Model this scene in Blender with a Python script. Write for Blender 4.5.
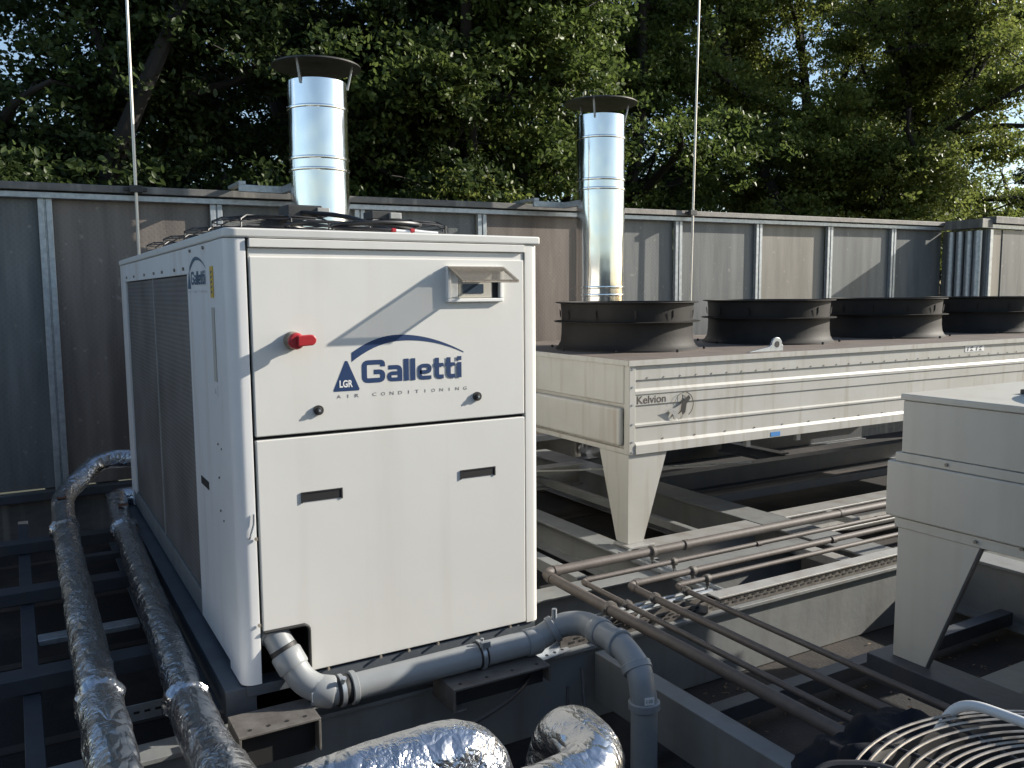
import bpy, bmesh, math, random
import numpy as np
from mathutils import Vector, Matrix, noise
PI = math.pi; R = math.radians
C = bpy.context.scene
col = C.collection
for o in list(bpy.data.objects): bpy.data.objects.remove(o)

# ------------------------------------------------------------------ camera, world, sun, exposure
F, YAW, PIT, ROL, CZ = 857.632, 0.5265, 0.1062, -0.0069, 1.5518
fw = Vector((math.sin(YAW)*math.cos(PIT), math.cos(YAW)*math.cos(PIT), -math.sin(PIT)))
r0 = Vector((math.cos(YAW), -math.sin(YAW), 0)); u0 = r0.cross(fw)
cr, sr = math.cos(ROL), math.sin(ROL)
rx = cr*r0 + sr*u0; ux = -sr*r0 + cr*u0
cam_d = bpy.data.cameras.new('camera'); cam = bpy.data.objects.new('camera', cam_d); col.objects.link(cam)
cam.matrix_world = Matrix(((rx.x, ux.x, -fw.x, 0), (rx.y, ux.y, -fw.y, 0), (rx.z, ux.z, -fw.z, CZ), (0, 0, 0, 1)))
cam_d.sensor_width = 36; cam_d.lens = F/1024*36; cam_d.clip_start = .05; cam_d.clip_end = 3000
C.camera = cam
SUN = Vector((3.4, -1.0, 1.62)).normalized()
EL = math.asin(SUN.z)
w = bpy.data.worlds.new('World'); C.world = w; w.use_nodes = True
nt = w.node_tree; bg = nt.nodes['Background']
sky = nt.nodes.new('ShaderNodeTexSky'); sky.sky_type = 'NISHITA'; sky.sun_disc = False
sky.sun_elevation = EL; sky.sun_rotation = R(106.4); sky.air_density = 1.0; sky.dust_density = .5
nt.links.new(sky.outputs[0], bg.inputs[0]); bg.inputs[1].default_value = 0.094
sl = bpy.data.lights.new('sun', 'SUN'); sl.energy = 4.6; sl.angle = R(.5); sl.color = (1, .93, .82)
so = bpy.data.objects.new('sun', sl); col.objects.link(so); so.rotation_euler = (-SUN).to_track_quat('-Z', 'Y').to_euler()
so.location = (20, -6, 12)
C.view_settings.view_transform = 'Standard'; C.view_settings.look = 'None'
C.view_settings.exposure = 0.95; C.view_settings.gamma = 1

# ------------------------------------------------------------------ materials
def mat(name, base, rough=.5, metal=0., var=None, vscale=3., vmix=.5, bump=0., bscale=40., detail=4, stretch=(1, 1, 1), spec=.5, rvar=0, island=None, streak=None, trans=0, coat=0):
    m = bpy.data.materials.new(name); m.use_nodes = True
    n = m.node_tree.nodes; l = m.node_tree.links; b = n['Principled BSDF']
    b.inputs['Base Color'].default_value = (*base, 1); b.inputs['Roughness'].default_value = rough
    b.inputs['Metallic'].default_value = metal; b.inputs['Specular IOR Level'].default_value = spec
    if coat: b.inputs['Coat Weight'].default_value = coat
    tc = n.new('ShaderNodeTexCoord'); mp = n.new('ShaderNodeMapping'); mp.inputs['Scale'].default_value = stretch
    geo = n.new('ShaderNodeNewGeometry')
    l.new(geo.outputs['Position'], mp.inputs[0])
    cur = None
    if var is not None:
        nz = n.new('ShaderNodeTexNoise'); nz.inputs['Scale'].default_value = vscale; nz.inputs['Detail'].default_value = detail
        nz.inputs['Roughness'].default_value = .6
        l.new(mp.outputs[0], nz.inputs['Vector'])
        cr_ = n.new('ShaderNodeValToRGB'); e = cr_.color_ramp.elements
        e[0].position = .5-vmix*.35; e[0].color = (*base, 1); e[1].position = .5+vmix*.35; e[1].color = (*var, 1)
        l.new(nz.outputs[0], cr_.inputs[0]); cur = cr_.outputs[0]
        if rvar:
            mr = n.new('ShaderNodeMapRange'); mr.inputs['To Min'].default_value = rough-rvar; mr.inputs['To Max'].default_value = rough+rvar
            l.new(nz.outputs[0], mr.inputs[0]); l.new(mr.outputs[0], b.inputs['Roughness'])
    if streak is not None:
        c2, amt, sc = streak
        mp2 = n.new('ShaderNodeMapping'); mp2.inputs['Scale'].default_value = (sc, sc, sc*.06)
        l.new(geo.outputs['Position'], mp2.inputs[0])
        n2 = n.new('ShaderNodeTexNoise'); n2.inputs['Scale'].default_value = 1; n2.inputs['Detail'].default_value = 5
        l.new(mp2.outputs[0], n2.inputs['Vector'])
        r2 = n.new('ShaderNodeValToRGB'); r2.color_ramp.elements[0].position = .52; r2.color_ramp.elements[0].color = (0, 0, 0, 1)
        r2.color_ramp.elements[1].position = .75; r2.color_ramp.elements[1].color = (amt, amt, amt, 1)
        l.new(n2.outputs[0], r2.inputs[0])
        mx = n.new('ShaderNodeMix'); mx.data_type = 'RGBA'
        l.new(r2.outputs[0], mx.inputs[0])
        if cur: l.new(cur, mx.inputs[6])
        else: mx.inputs[6].default_value = (*base, 1)
        mx.inputs[7].default_value = (*c2, 1); cur = mx.outputs[2]
    if island is not None:
        mx = n.new('ShaderNodeMix'); mx.data_type = 'RGBA'
        l.new(geo.outputs['Random Per Island'], mx.inputs[0])
        if cur: l.new(cur, mx.inputs[6])
        else: mx.inputs[6].default_value = (*base, 1)
        mx.inputs[7].default_value = (*island, 1); cur = mx.outputs[2]
    if cur: l.new(cur, b.inputs['Base Color'])
    if bump:
        nb = n.new('ShaderNodeTexNoise'); nb.inputs['Scale'].default_value = bscale; nb.inputs['Detail'].default_value = 5
        l.new(mp.outputs[0], nb.inputs['Vector'])
        bp = n.new('ShaderNodeBump'); bp.inputs['Strength'].default_value = bump; bp.inputs['Distance'].default_value = .01
        l.new(nb.outputs[0], bp.inputs['Height']); l.new(bp.outputs[0], b.inputs['Normal'])
    return m
M = {}
M['white'] = mat('white_paint', (.66, .652, .617), .42, var=(.61, .60, .56), vscale=1.2, vmix=.8, bump=.15, bscale=4, streak=((.43, .39, .32), .26, 6))
M['white_shade_side'] = mat('white_shade_side_paint', (.76, .76, .75), .4, var=(.68, .68, .66), vscale=2.2, vmix=.8, bump=.06, bscale=6, streak=((.42, .36, .27), .4, 12))  # white paint copy for the shaded side, lightened to lift its shade
M['cream'] = mat('weathered_cream', (.45, .447, .42), .45, var=(.38, .37, .335), vscale=2.5, vmix=.7, bump=.06, bscale=8, streak=((.24, .19, .13), .55, 14))
M['cream_clean'] = mat('cream_panel', (.50, .482, .425), .45, var=(.43, .413, .36), vscale=2., vmix=.8, bump=.05, bscale=7, streak=((.3, .26, .2), .25, 9))
M['steel'] = mat('painted_steel', (.215, .22, .212), .5, metal=.0, var=(.15, .16, .165), vscale=3.5, vmix=.8, bump=.12, bscale=30, streak=((.10, .08, .06), .4, 8))
M['steel_shaded'] = mat('shaded_steel', (.065, .074, .088), .5, metal=.2, var=(.04, .045, .054), vscale=3.5, vmix=.8, bump=.12, bscale=30, streak=((.10, .08, .06), .4, 8))  # darker steel copy: shade of left grid and under the cooler painted in
M['steel_light'] = mat('light_galvanised', (.38, .385, .375), .5, metal=.3, var=(.30, .29, .27), vscale=7, vmix=.7, bump=.12, bscale=40, streak=((.17, .13, .1), .5, 6))
M['steel_blue'] = mat('blue_grey_steel', (.12, .135, .15), .5, metal=.2, var=(.075, .085, .10), vscale=3, bump=.1)
M['galv'] = mat('galvanised', (.45, .48, .5), .4, metal=.6, var=(.3, .32, .34), vscale=25, vmix=.6, bump=.05)
M['bracket'] = mat('weathered_bracket', (.15, .14, .127), .6, metal=.2, var=(.09, .08, .072), vscale=12, bump=.15)
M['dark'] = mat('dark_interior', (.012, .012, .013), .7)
M['black'] = mat('black_plastic', (.02, .02, .021), .5, var=(.035, .034, .033), vscale=12)
M['rubber'] = mat('black_rubber', (.012, .012, .012), .6)
M['coil'] = None
M['red'] = mat('red_plastic', (.38, .022, .028), .35, bump=.05)
M['grime'] = mat('grimy_collar', (.16, .13, .10), .6, var=(.3, .27, .22), vscale=40)
M['blue'] = mat('blue_lettering', (.008, .034, .11), .5)
M['blue_grey'] = mat('grey_blue_print', (.05, .11, .17), .45)
M['print'] = mat('grey_print', (.12, .12, .13), .5)
M['brown_print'] = mat('dark_brown_print', (.06, .045, .035), .6)
M['pvc'] = mat('grey_pvc', (.26, .275, .28), .38, var=(.21, .22, .225), vscale=5, vmix=.7, bump=.03, bscale=20)
M['pipe'] = mat('brown_primed_pipe', (.098, .083, .075), .62, metal=.0, var=(.066, .056, .05), vscale=14, vmix=.7, bump=.1, bscale=60)
M['fan'] = mat('dusty_black_fan', (.008, .0078, .008), .65, var=(.024, .021, .018), vscale=4, vmix=.8, bump=.08, bscale=30, spec=.25)
M['deck'] = mat('dirty_top_sheet', (.20, .165, .14), .6, var=(.11, .09, .075), vscale=5, vmix=.9, bump=.15)
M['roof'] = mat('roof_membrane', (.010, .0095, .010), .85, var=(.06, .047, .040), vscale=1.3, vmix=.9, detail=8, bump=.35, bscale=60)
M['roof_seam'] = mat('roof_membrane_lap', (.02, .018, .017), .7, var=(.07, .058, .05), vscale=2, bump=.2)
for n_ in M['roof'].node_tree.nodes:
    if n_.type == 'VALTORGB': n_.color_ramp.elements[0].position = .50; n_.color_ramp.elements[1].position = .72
M['bark'] = mat('bark', (.026, .021, .017), .9, var=(.012, .010, .009), vscale=6, bump=.6, bscale=25, stretch=(1, 1, .3))
M['label'] = mat('white_label', (.75, .75, .73), .5)
M['yellow'] = mat('yellow_sticker', (.62, .42, .05), .5)
M['blue_sticker'] = mat('blue_sticker', (.04, .2, .5), .5)
M['screen'] = mat('display_glass', (.05, .07, .10), .15, spec=.8)
M['orange'] = mat('brown_label', (.22, .07, .02), .6, var=(.08, .03, .015), vscale=60)
M['bag'] = mat('black_plastic_sheet', (.006, .008, .013), .75, bump=.3, bscale=14, spec=.15)
M['cable'] = mat('black_cable', (.015, .015, .016), .45)
M['white_tube'] = mat('white_plastic_tube', (.62, .62, .6), .3, bump=.03)
M['wire'] = mat('bare_steel_wire', (.38, .35, .31), .4, metal=.8, var=(.25, .22, .19), vscale=30)
M['rod'] = mat('aluminium_rod', (.62, .58, .52), .4, metal=.5)
M['litter'] = mat('dead_leaves', (.10, .06, .035), .8, island=(.2, .13, .07))
M['earth'] = mat('earth', (.05, .06, .03), .95, var=(.08, .07, .04), vscale=.3)
M['concrete'] = mat('concrete_wall', (.3, .29, .27), .85, var=(.22, .21, .2), vscale=2)

def chrome():
    m = mat('polished_stainless', (.80, .80, .80), .15, 1.0); n = m.node_tree.nodes; l = m.node_tree.links; b = n['Principled BSDF']
    geo = n.new('ShaderNodeNewGeometry'); mp = n.new('ShaderNodeMapping'); mp.inputs['Scale'].default_value = (2.2, 2.2, .9)
    nz = n.new('ShaderNodeTexNoise'); nz.inputs['Scale'].default_value = 1.6; nz.inputs['Detail'].default_value = 2
    l.new(geo.outputs['Position'], mp.inputs[0]); l.new(mp.outputs[0], nz.inputs[0])
    bp = n.new('ShaderNodeBump'); bp.inputs['Strength'].default_value = .25; bp.inputs['Distance'].default_value = .05
    l.new(nz.outputs[0], bp.inputs['Height']); l.new(bp.outputs[0], b.inputs['Normal'])
    return m
M['chrome'] = chrome()
def foil():
    m = mat('aluminium_foil', (.56, .57, .585), .24, 1.0); n = m.node_tree.nodes; l = m.node_tree.links; b = n['Principled BSDF']
    geo = n.new('ShaderNodeNewGeometry')
    def vor(sc, st, ds):
        mp = n.new('ShaderNodeMapping'); mp.inputs['Scale'].default_value = st; l.new(geo.outputs['Position'], mp.inputs[0])
        nz = n.new('ShaderNodeTexNoise'); nz.inputs['Scale'].default_value = sc*.4; nz.inputs['Detail'].default_value = 4; l.new(mp.outputs[0], nz.inputs[0])
        ad = n.new('ShaderNodeVectorMath'); ad.operation = 'MULTIPLY_ADD'; ad.inputs[1].default_value = (ds, ds, ds); l.new(nz.outputs['Color'], ad.inputs[0]); l.new(mp.outputs[0], ad.inputs[2])
        v = n.new('ShaderNodeTexVoronoi'); v.feature = 'DISTANCE_TO_EDGE'; v.inputs['Scale'].default_value = sc; l.new(ad.outputs[0], v.inputs['Vector']); return v.outputs['Distance']
    a = vor(13, (1, .45, 1), .25); c = vor(34, (1, 1, 1), .12)
    mk = n.new('ShaderNodeTexNoise'); mk.inputs['Scale'].default_value = 3.2; mk.inputs['Detail'].default_value = 3; l.new(geo.outputs['Position'], mk.inputs[0])
    mr = n.new('ShaderNodeMapRange'); mr.inputs[1].default_value = .42; mr.inputs[2].default_value = .62; l.new(mk.outputs[0], mr.inputs[0])
    m1 = n.new('ShaderNodeMath'); m1.operation = 'MULTIPLY'; l.new(c, m1.inputs[0]); l.new(mr.outputs[0], m1.inputs[1])
    m2 = n.new('ShaderNodeMath'); m2.operation = 'MULTIPLY_ADD'; m2.inputs[1].default_value = 1.6; l.new(a, m2.inputs[0]); l.new(m1.outputs[0], m2.inputs[2])
    bp = n.new('ShaderNodeBump'); bp.inputs['Strength'].default_value = .52; bp.inputs['Distance'].default_value = .016
    l.new(m2.outputs[0], bp.inputs['Height']); l.new(bp.outputs[0], b.inputs['Normal'])
    return m
M['foil'] = foil()
def coil_mat():
    m = mat('coil_fins', (.10, .10, .10), .5, metal=.5); n = m.node_tree.nodes; l = m.node_tree.links; b = n['Principled BSDF']
    geo = n.new('ShaderNodeNewGeometry')
    wv = n.new('ShaderNodeTexWave'); wv.bands_direction = 'Y'; wv.inputs['Scale'].default_value = 28; wv.inputs['Distortion'].default_value = .3
    w2 = n.new('ShaderNodeTexWave'); w2.bands_direction = 'Z'; w2.inputs['Scale'].default_value = 13; w2.inputs['Distortion'].default_value = .4
    l.new(geo.outputs['Position'], wv.inputs[0]); l.new(geo.outputs['Position'], w2.inputs[0])
    a = n.new('ShaderNodeMath'); a.operation = 'MULTIPLY'; l.new(wv.outputs['Fac'], a.inputs[0]); l.new(w2.outputs['Fac'], a.inputs[1])
    nz = n.new('ShaderNodeTexNoise'); nz.inputs['Scale'].default_value = 2.5; nz.inputs['Detail'].default_value = 6
    l.new(geo.outputs['Position'], nz.inputs[0])
    a2 = n.new('ShaderNodeMath'); a2.operation = 'MULTIPLY_ADD'; a2.inputs[1].default_value = .5
    l.new(a.outputs[0], a2.inputs[0]); l.new(nz.outputs[0], a2.inputs[2])
    cr_ = n.new('ShaderNodeValToRGB'); cr_.color_ramp.elements[0].color = (.095, .092, .09, 1); cr_.color_ramp.elements[0].position = .3
    cr_.color_ramp.elements[1].color = (.27, .26, .25, 1); cr_.color_ramp.elements[1].position = 1.
    l.new(a2.outputs[0], cr_.inputs[0]); l.new(cr_.outputs[0], b.inputs['Base Color'])
    return m
M['coil'] = coil_mat()
def ply(name, c1, c2, rough=.42):
    m = mat(name, c1, rough); n = m.node_tree.nodes; l = m.node_tree.links; b = n['Principled BSDF']
    geo = n.new('ShaderNodeNewGeometry')
    mp = n.new('ShaderNodeMapping'); mp.inputs['Rotation'].default_value = (0, R(45), 0)
    l.new(geo.outputs['Position'], mp.inputs[0])
    ck = n.new('ShaderNodeTexWave'); ck.bands_direction = 'X'; ck.inputs['Scale'].default_value = 9
    ck2 = n.new('ShaderNodeTexWave'); ck2.bands_direction = 'Z'; ck2.inputs['Scale'].default_value = 9
    l.new(mp.outputs[0], ck.inputs[0]); l.new(mp.outputs[0], ck2.inputs[0])
    mxm = n.new('ShaderNodeMath'); mxm.operation = 'MAXIMUM'; l.new(ck.outputs['Fac'], mxm.inputs[0]); l.new(ck2.outputs['Fac'], mxm.inputs[1])
    mp2 = n.new('ShaderNodeMapping'); mp2.inputs['Scale'].default_value = (5, 5, .5); l.new(geo.outputs['Position'], mp2.inputs[0])
    nz = n.new('ShaderNodeTexNoise'); nz.inputs['Scale'].default_value = 1; nz.inputs['Detail'].default_value = 7; nz.inputs['Roughness'].default_value = .65
    l.new(mp2.outputs[0], nz.inputs[0])
    a = n.new('ShaderNodeMath'); a.operation = 'MULTIPLY_ADD'; a.inputs[1].default_value = .05
    l.new(mxm.outputs[0], a.inputs[0]); l.new(nz.outputs[0], a.inputs[2])
    cr_ = n.new('ShaderNodeValToRGB'); cr_.color_ramp.elements[0].color = (*c1, 1); cr_.color_ramp.elements[0].position = .40
    cr_.color_ramp.elements[1].color = (*c2, 1); cr_.color_ramp.elements[1].position = .68
    l.new(a.outputs[0], cr_.inputs[0])
    # pale speckles of dried dirt
    n3 = n.new('ShaderNodeTexNoise'); n3.inputs['Scale'].default_value = 14; n3.inputs['Detail'].default_value = 2; l.new(geo.outputs['Position'], n3.inputs[0])
    r3 = n.new('ShaderNodeValToRGB'); r3.color_ramp.elements[0].position = .66; r3.color_ramp.elements[0].color = (0, 0, 0, 1); r3.color_ramp.elements[1].position = .74; r3.color_ramp.elements[1].color = (.3, .3, .3, 1)
    l.new(n3.outputs[0], r3.inputs[0])
    mx = n.new('ShaderNodeMix'); mx.data_type = 'RGBA'; l.new(r3.outputs[0], mx.inputs[0]); l.new(cr_.outputs[0], mx.inputs[6]); mx.inputs[7].default_value = (.4, .37, .32, 1)
    l.new(mx.outputs[2], b.inputs['Base Color'])
    bp = n.new('ShaderNodeBump'); bp.inputs['Strength'].default_value = .14; bp.inputs['Distance'].default_value = .003
    l.new(mxm.outputs[0], bp.inputs['Height']); l.new(bp.outputs[0], b.inputs['Normal'])
    return m
M['ply_brown_lit'] = ply('brown_lit_film_panel', (.105, .088, .077), (.185, .158, .138))  # brown panel tone, with sunlight on the fence painted in
M['ply_grey_shade'] = ply('grey_shade_film_panel', (.085, .092, .094), (.158, .164, .162))  # grey panel tone, with shade on the fence painted in
M['ply_pale'] = ply('pale_film_panel', (.165, .15, .128), (.245, .225, .195))
M['rail'] = mat('weathered_rail', (.17, .165, .155), .6, metal=.2, var=(.08, .08, .08), vscale=9, vmix=.8, bump=.2, stretch=(.4, 1, 1), streak=((.4, .38, .34), .5, 10))
M['rail_pale'] = mat('pale_weathered_rail', (.27, .255, .235), .6, metal=.1, var=(.13, .12, .11), vscale=9, vmix=.8, bump=.2)
def glassy():
    m = mat('smoked_lid', (.25, .23, .2), .12); n = m.node_tree.nodes; l = m.node_tree.links
    tb = n.new('ShaderNodeBsdfTransparent'); tb.inputs[0].default_value = (.86, .85, .83, 1); ms = n.new('ShaderNodeMixShader'); ms.inputs[0].default_value = .72
    l.new(n['Principled BSDF'].outputs[0], ms.inputs[1]); l.new(tb.outputs[0], ms.inputs[2]); l.new(ms.outputs[0], n['Material Output'].inputs[0])
    return m
M['smoked'] = glassy()
def leafmat(name, a, b_, tr):
    m = bpy.data.materials.new(name); m.use_nodes = True; n = m.node_tree.nodes; l = m.node_tree.links
    b = n['Principled BSDF']; b.inputs['Roughness'].default_value = .42; b.inputs['Specular IOR Level'].default_value = .22
    geo = n.new('ShaderNodeNewGeometry')
    mx = n.new('ShaderNodeMix'); mx.data_type = 'RGBA'; mx.inputs[6].default_value = (*a, 1); mx.inputs[7].default_value = (*b_, 1)
    l.new(geo.outputs['Random Per Island'], mx.inputs[0])
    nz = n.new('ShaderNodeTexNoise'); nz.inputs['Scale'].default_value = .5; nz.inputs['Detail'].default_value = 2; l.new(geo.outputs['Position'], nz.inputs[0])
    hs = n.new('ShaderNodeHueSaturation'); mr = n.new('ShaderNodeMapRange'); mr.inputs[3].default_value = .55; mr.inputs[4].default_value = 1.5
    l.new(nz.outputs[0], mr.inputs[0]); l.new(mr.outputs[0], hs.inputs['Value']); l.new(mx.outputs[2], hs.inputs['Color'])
    l.new(hs.outputs[0], b.inputs['Base Color'])
    t = n.new('ShaderNodeBsdfTranslucent'); l.new(hs.outputs[0], t.inputs[0])
    ad = n.new('ShaderNodeMixShader'); ad.inputs[0].default_value = tr
    l.new(b.outputs[0], ad.inputs[1]); l.new(t.outputs[0], ad.inputs[2]); l.new(ad.outputs[0], n['Material Output'].inputs[0])
    return m
M['leaf_dark'] = leafmat('shaded_leaves', (.032, .052, .017), (.066, .095, .030), .4)  # shade on the left trees is put into this leaf colour
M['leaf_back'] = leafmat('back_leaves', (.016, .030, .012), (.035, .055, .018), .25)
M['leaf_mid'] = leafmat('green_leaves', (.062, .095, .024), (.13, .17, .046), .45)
M['leaf_light'] = leafmat('sunlit_leaves', (.10, .135, .03), (.20, .225, .06), .5)  # sunlit brightness of the right trees is put into this leaf colour

# ------------------------------------------------------------------ helpers
def tag(o, label=None, cat=None, group=None, kind=None):
    if label: o['label'] = label
    if cat: o['category'] = cat
    if group: o['group'] = group
    if kind: o['kind'] = kind
    elif cat: o['kind'] = 'thing'
    return o
def empty(name, loc=(0, 0, 0), rz=0):
    o = bpy.data.objects.new(name, None); col.objects.link(o); o.location = loc; o.rotation_euler = (0, 0, rz)
    o.empty_display_size = .1
    return o
def fillet(pts, rad, n=8):
    P = [Vector(p) for p in pts]; out = [P[0]]
    for i in range(1, len(P)-1):
        a, b, c = P[i-1], P[i], P[i+1]
        rr = rad[i-1] if isinstance(rad, (list, tuple)) else rad
        d1 = (a-b); d2 = (c-b); ra = min(rr, d1.length*.49, d2.length*.49)
        s = b+d1.normalized()*ra; e = b+d2.normalized()*ra
        for k in range(n+1):
            t = k/n; out.append(s*(1-t)**2+b*2*t*(1-t)+e*t*t)
    out.append(P[-1]); return out
def resample(P, step):
    out = [P[0]]
    for a, b in zip(P, P[1:]):
        L = (b-a).length
        if L < 1e-7: continue
        k = max(1, int(round(L/step)))
        for i in range(1, k+1): out.append(a.lerp(b, i/k))
    return out
class MB:
    def __init__(s): s.v = []; s.f = []
    def add(s, vs, fs):
        b = len(s.v); s.v += [tuple(v) for v in vs]; s.f += [tuple(b+i for i in f) for f in fs]; return s
    def box(s, x0, x1, y0, y1, z0, z1):
        vs = [(x, y, z) for z in (z0, z1) for y in (y0, y1) for x in (x0, x1)]
        return s.add(vs, [(0, 2, 3, 1), (4, 5, 7, 6), (0, 1, 5, 4), (2, 6, 7, 3), (0, 4, 6, 2), (1, 3, 7, 5)])
    def prism(s, poly, ax, a0, a1):
        # poly in the two other axes (in xyz order), extruded along ax
        def P(p, a):
            q = list(p); q.insert('xyz'.index(ax), a); return tuple(q)
        n = len(poly)
        vs = [P(p, a0) for p in poly]+[P(p, a1) for p in poly]
        fs = [(i, (i+1) % n, n+(i+1) % n, n+i) for i in range(n)]+[tuple(range(n-1, -1, -1)), tuple(range(n, 2*n))]
        return s.add(vs, fs)
    def cyl(s, a, b, r, n=16, r2=None, caps=True):
        a = Vector(a); b = Vector(b); d = (b-a).normalized(); t = d.orthogonal().normalized(); u = d.cross(t)
        r2 = r if r2 is None else r2; vs = []
        for c, rr in ((a, r), (b, r2)):
            for k in range(n):
                th = 2*PI*k/n; vs.append(c+(t*math.cos(th)+u*math.sin(th))*rr)
        fs = [(k, (k+1) % n, n+(k+1) % n, n+k) for k in range(n)]
        if caps: fs += [tuple(range(n-1, -1, -1)), tuple(range(n, 2*n))]
        return s.add(vs, fs)
    def tube(s, P, r, n=14, closed=False, caps=True, disp=None):
        P = [Vector(p) for p in P]; m = len(P); T = []
        for i in range(m):
            a = P[(i-1) % m] if closed or i > 0 else P[i]; b = P[(i+1) % m] if closed or i < m-1 else P[i]
            T.append((b-a).normalized())
        nrm = T[0].orthogonal().normalized() if abs(T[0].z) > .9 else T[0].cross(Vector((0, 0, 1))).normalized()
        vs = []
        for i in range(m):
            nrm = (nrm-T[i]*nrm.dot(T[i])).normalized(); u = T[i].cross(nrm)
            rr = r(i/(m-1)) if callable(r) else (r[i] if isinstance(r, list) else r)
            for k in range(n):
                th = 2*PI*k/n; d = nrm*math.cos(th)+u*math.sin(th); q = P[i]+d*rr
                if disp: q = q+d*disp(q, i)
                vs.append(q)
        fs = []
        for i in range(m if closed else m-1):
            j = (i+1) % m
            fs += [(i*n+k, i*n+(k+1) % n, j*n+(k+1) % n, j*n+k) for k in range(n)]
        if caps and not closed: fs += [tuple(range(n-1, -1, -1)), tuple(range((m-1)*n, m*n))]
        return s.add(vs, fs)
    def lathe(s, c, prof, n=48, axis='z', th0=0, th1=2*PI, closed=False):
        c = Vector(c); m = len(prof); full = abs(th1-th0-2*PI) < 1e-6; nn = n if full else n+1
        vs = []
        for k in range(nn):
            th = th0+(th1-th0)*k/n
            for (r, h) in prof:
                p = {'z': (r*math.cos(th), r*math.sin(th), h), 'y': (r*math.cos(th), -h, r*math.sin(th)), 'x': (-h, r*math.cos(th), r*math.sin(th))}[axis]
                vs.append(c+Vector(p))
        fs = []
        for k in range(n):
            k2 = (k+1) % nn if full else k+1
            for i in range(m if closed else m-1):
                j = (i+1) % m
                fs.append((k*m+i, k2*m+i, k2*m+j, k*m+j))
        return s.add(vs, fs)
    def build(s, name, m, parent=None, bevel=0, smooth=False, seg=2, world=True):
        me = bpy.data.meshes.new(name)
        off = Vector((0, 0, 0))
        if parent is not None:
            p = parent
            while p is not None: off += p.location; p = p.parent
        me.from_pydata([tuple(Vector(v)-off) for v in s.v], [], s.f)
        me.validate(); me.materials.append(m)
        bm = bmesh.new(); bm.from_mesh(me); bmesh.ops.recalc_face_normals(bm, faces=bm.faces); bm.to_mesh(me); bm.free()
        if smooth or bevel:
            for p_ in me.polygons: p_.use_smooth = True
            me.set_sharp_from_angle(angle=R(38))
        o = bpy.data.objects.new(name, me); col.objects.link(o)
        if parent is not None: o.parent = parent
        if bevel:
            b = o.modifiers.new('bevel', 'BEVEL'); b.width = bevel; b.segments = seg; b.limit_method = 'ANGLE'; b.angle_limit = R(40); b.harden_normals = True
        return o
def build_each(b, name, m, parent, **kw):
    """every separate piece in b becomes an object of its own"""
    par = list(range(len(b.v)))
    def fd(i):
        while par[i] != i: par[i] = par[par[i]]; i = par[i]
        return i
    for f in b.f:
        for i in f[1:]: par[fd(i)] = fd(f[0])
    G_ = {}
    for f in b.f: G_.setdefault(fd(f[0]), []).append(f)
    out = []
    for fs in G_.values():
        ids = sorted({i for f in fs for i in f}); mp = {i: k for k, i in enumerate(ids)}
        q = MB(); q.add([b.v[i] for i in ids], [tuple(mp[i] for i in f) for f in fs]); out.append(q.build(name, m, parent, **kw))
    return out
_tc = {}
def text_verts(s, bold=0.):
    k = (s, bold)
    if k in _tc: return _tc[k]
    cu = bpy.data.curves.new('lettering_curve', 'FONT'); cu.body = s; cu.size = 1; cu.offset = bold; cu.resolution_u = 4
    o = bpy.data.objects.new('lettering_tmp', cu); col.objects.link(o)
    dg = bpy.context.evaluated_depsgraph_get(); dg.update()
    me = bpy.data.meshes.new_from_object(o.evaluated_get(dg))
    vs = [tuple(v.co) for v in me.vertices]; fs = [tuple(p.vertices) for p in me.polygons]
    bpy.data.objects.remove(o); bpy.data.curves.remove(cu); bpy.data.meshes.remove(me)
    xs = [v[0] for v in vs]; ys = [v[1] for v in vs]
    _tc[k] = (vs, fs, min(xs), max(xs), min(ys), max(ys)); return _tc[k]
def text_on(mb, s, org, ex, ez, wd, ht, bold=0., push=None):
    """flat lettering: org lower left, ex/ez unit axes, stretched to wd x ht"""
    vs, fs, a, b, c, d = text_verts(s, bold); org = Vector(org); ex = Vector(ex); ez = Vector(ez)
    mb.add([org+ex*((v[0]-a)/(b-a)*wd)+ez*((v[1]-c)/(d-c)*ht) for v in vs], fs)
def flat(mb, pts, org, ex, ez):
    org = Vector(org); ex = Vector(ex); ez = Vector(ez)
    mb.add([org+ex*p[0]+ez*p[1] for p in pts], [tuple(range(len(pts)))])
rnd = random.Random(7)

# ------------------------------------------------------------------ ground, roof
RZ = -.57
m = MB(); m.add([(-900, -900, -6), (900, -900, -6), (900, 900, -6), (-900, 900, -6)], [(0, 1, 2, 3)])
tag(m.build('ground', M['earth']), 'open ground around the building', kind='structure')
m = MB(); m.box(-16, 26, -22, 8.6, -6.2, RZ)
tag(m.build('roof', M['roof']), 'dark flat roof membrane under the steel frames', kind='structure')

# ------------------------------------------------------------------ steel frame
def ibeam(label, ax, a0, a1, c0, c1, zt, h, m='steel', group=None, lip=.012):
    """I beam along ax, flange from c0 to c1, top at zt"""
    cm = (c0+c1)/2; t = .014
    prof = [(c0, zt), (c1, zt), (c1, zt-t), (cm+.006, zt-t-.004), (cm+.006, zt-h+t+.004), (c1, zt-h+t), (c1, zt-h), (c0, zt-h), (c0, zt-h+t), (cm-.006, zt-h+t+.004), (cm-.006, zt-t-.004), (c0, zt-t)]
    b = MB(); b.prism(prof, ax, a0, a1)
    return tag(b.build('steel_beam', M[m], bevel=.003), label, 'beam', group)
def cbeam(label, ax, a0, a1, c0, c1, zt, h, m='steel', name='steel_channel', group=None):
    b = MB(); t = .008
    prof = [(c0, zt), (c1, zt), (c1, zt-h), (c0, zt-h)]
    b.prism(prof, ax, a0, a1)
    return tag(b.build(name, M[m], bevel=.004), label, 'beam', group)
G = 'steel beams of the roof frame'
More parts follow.
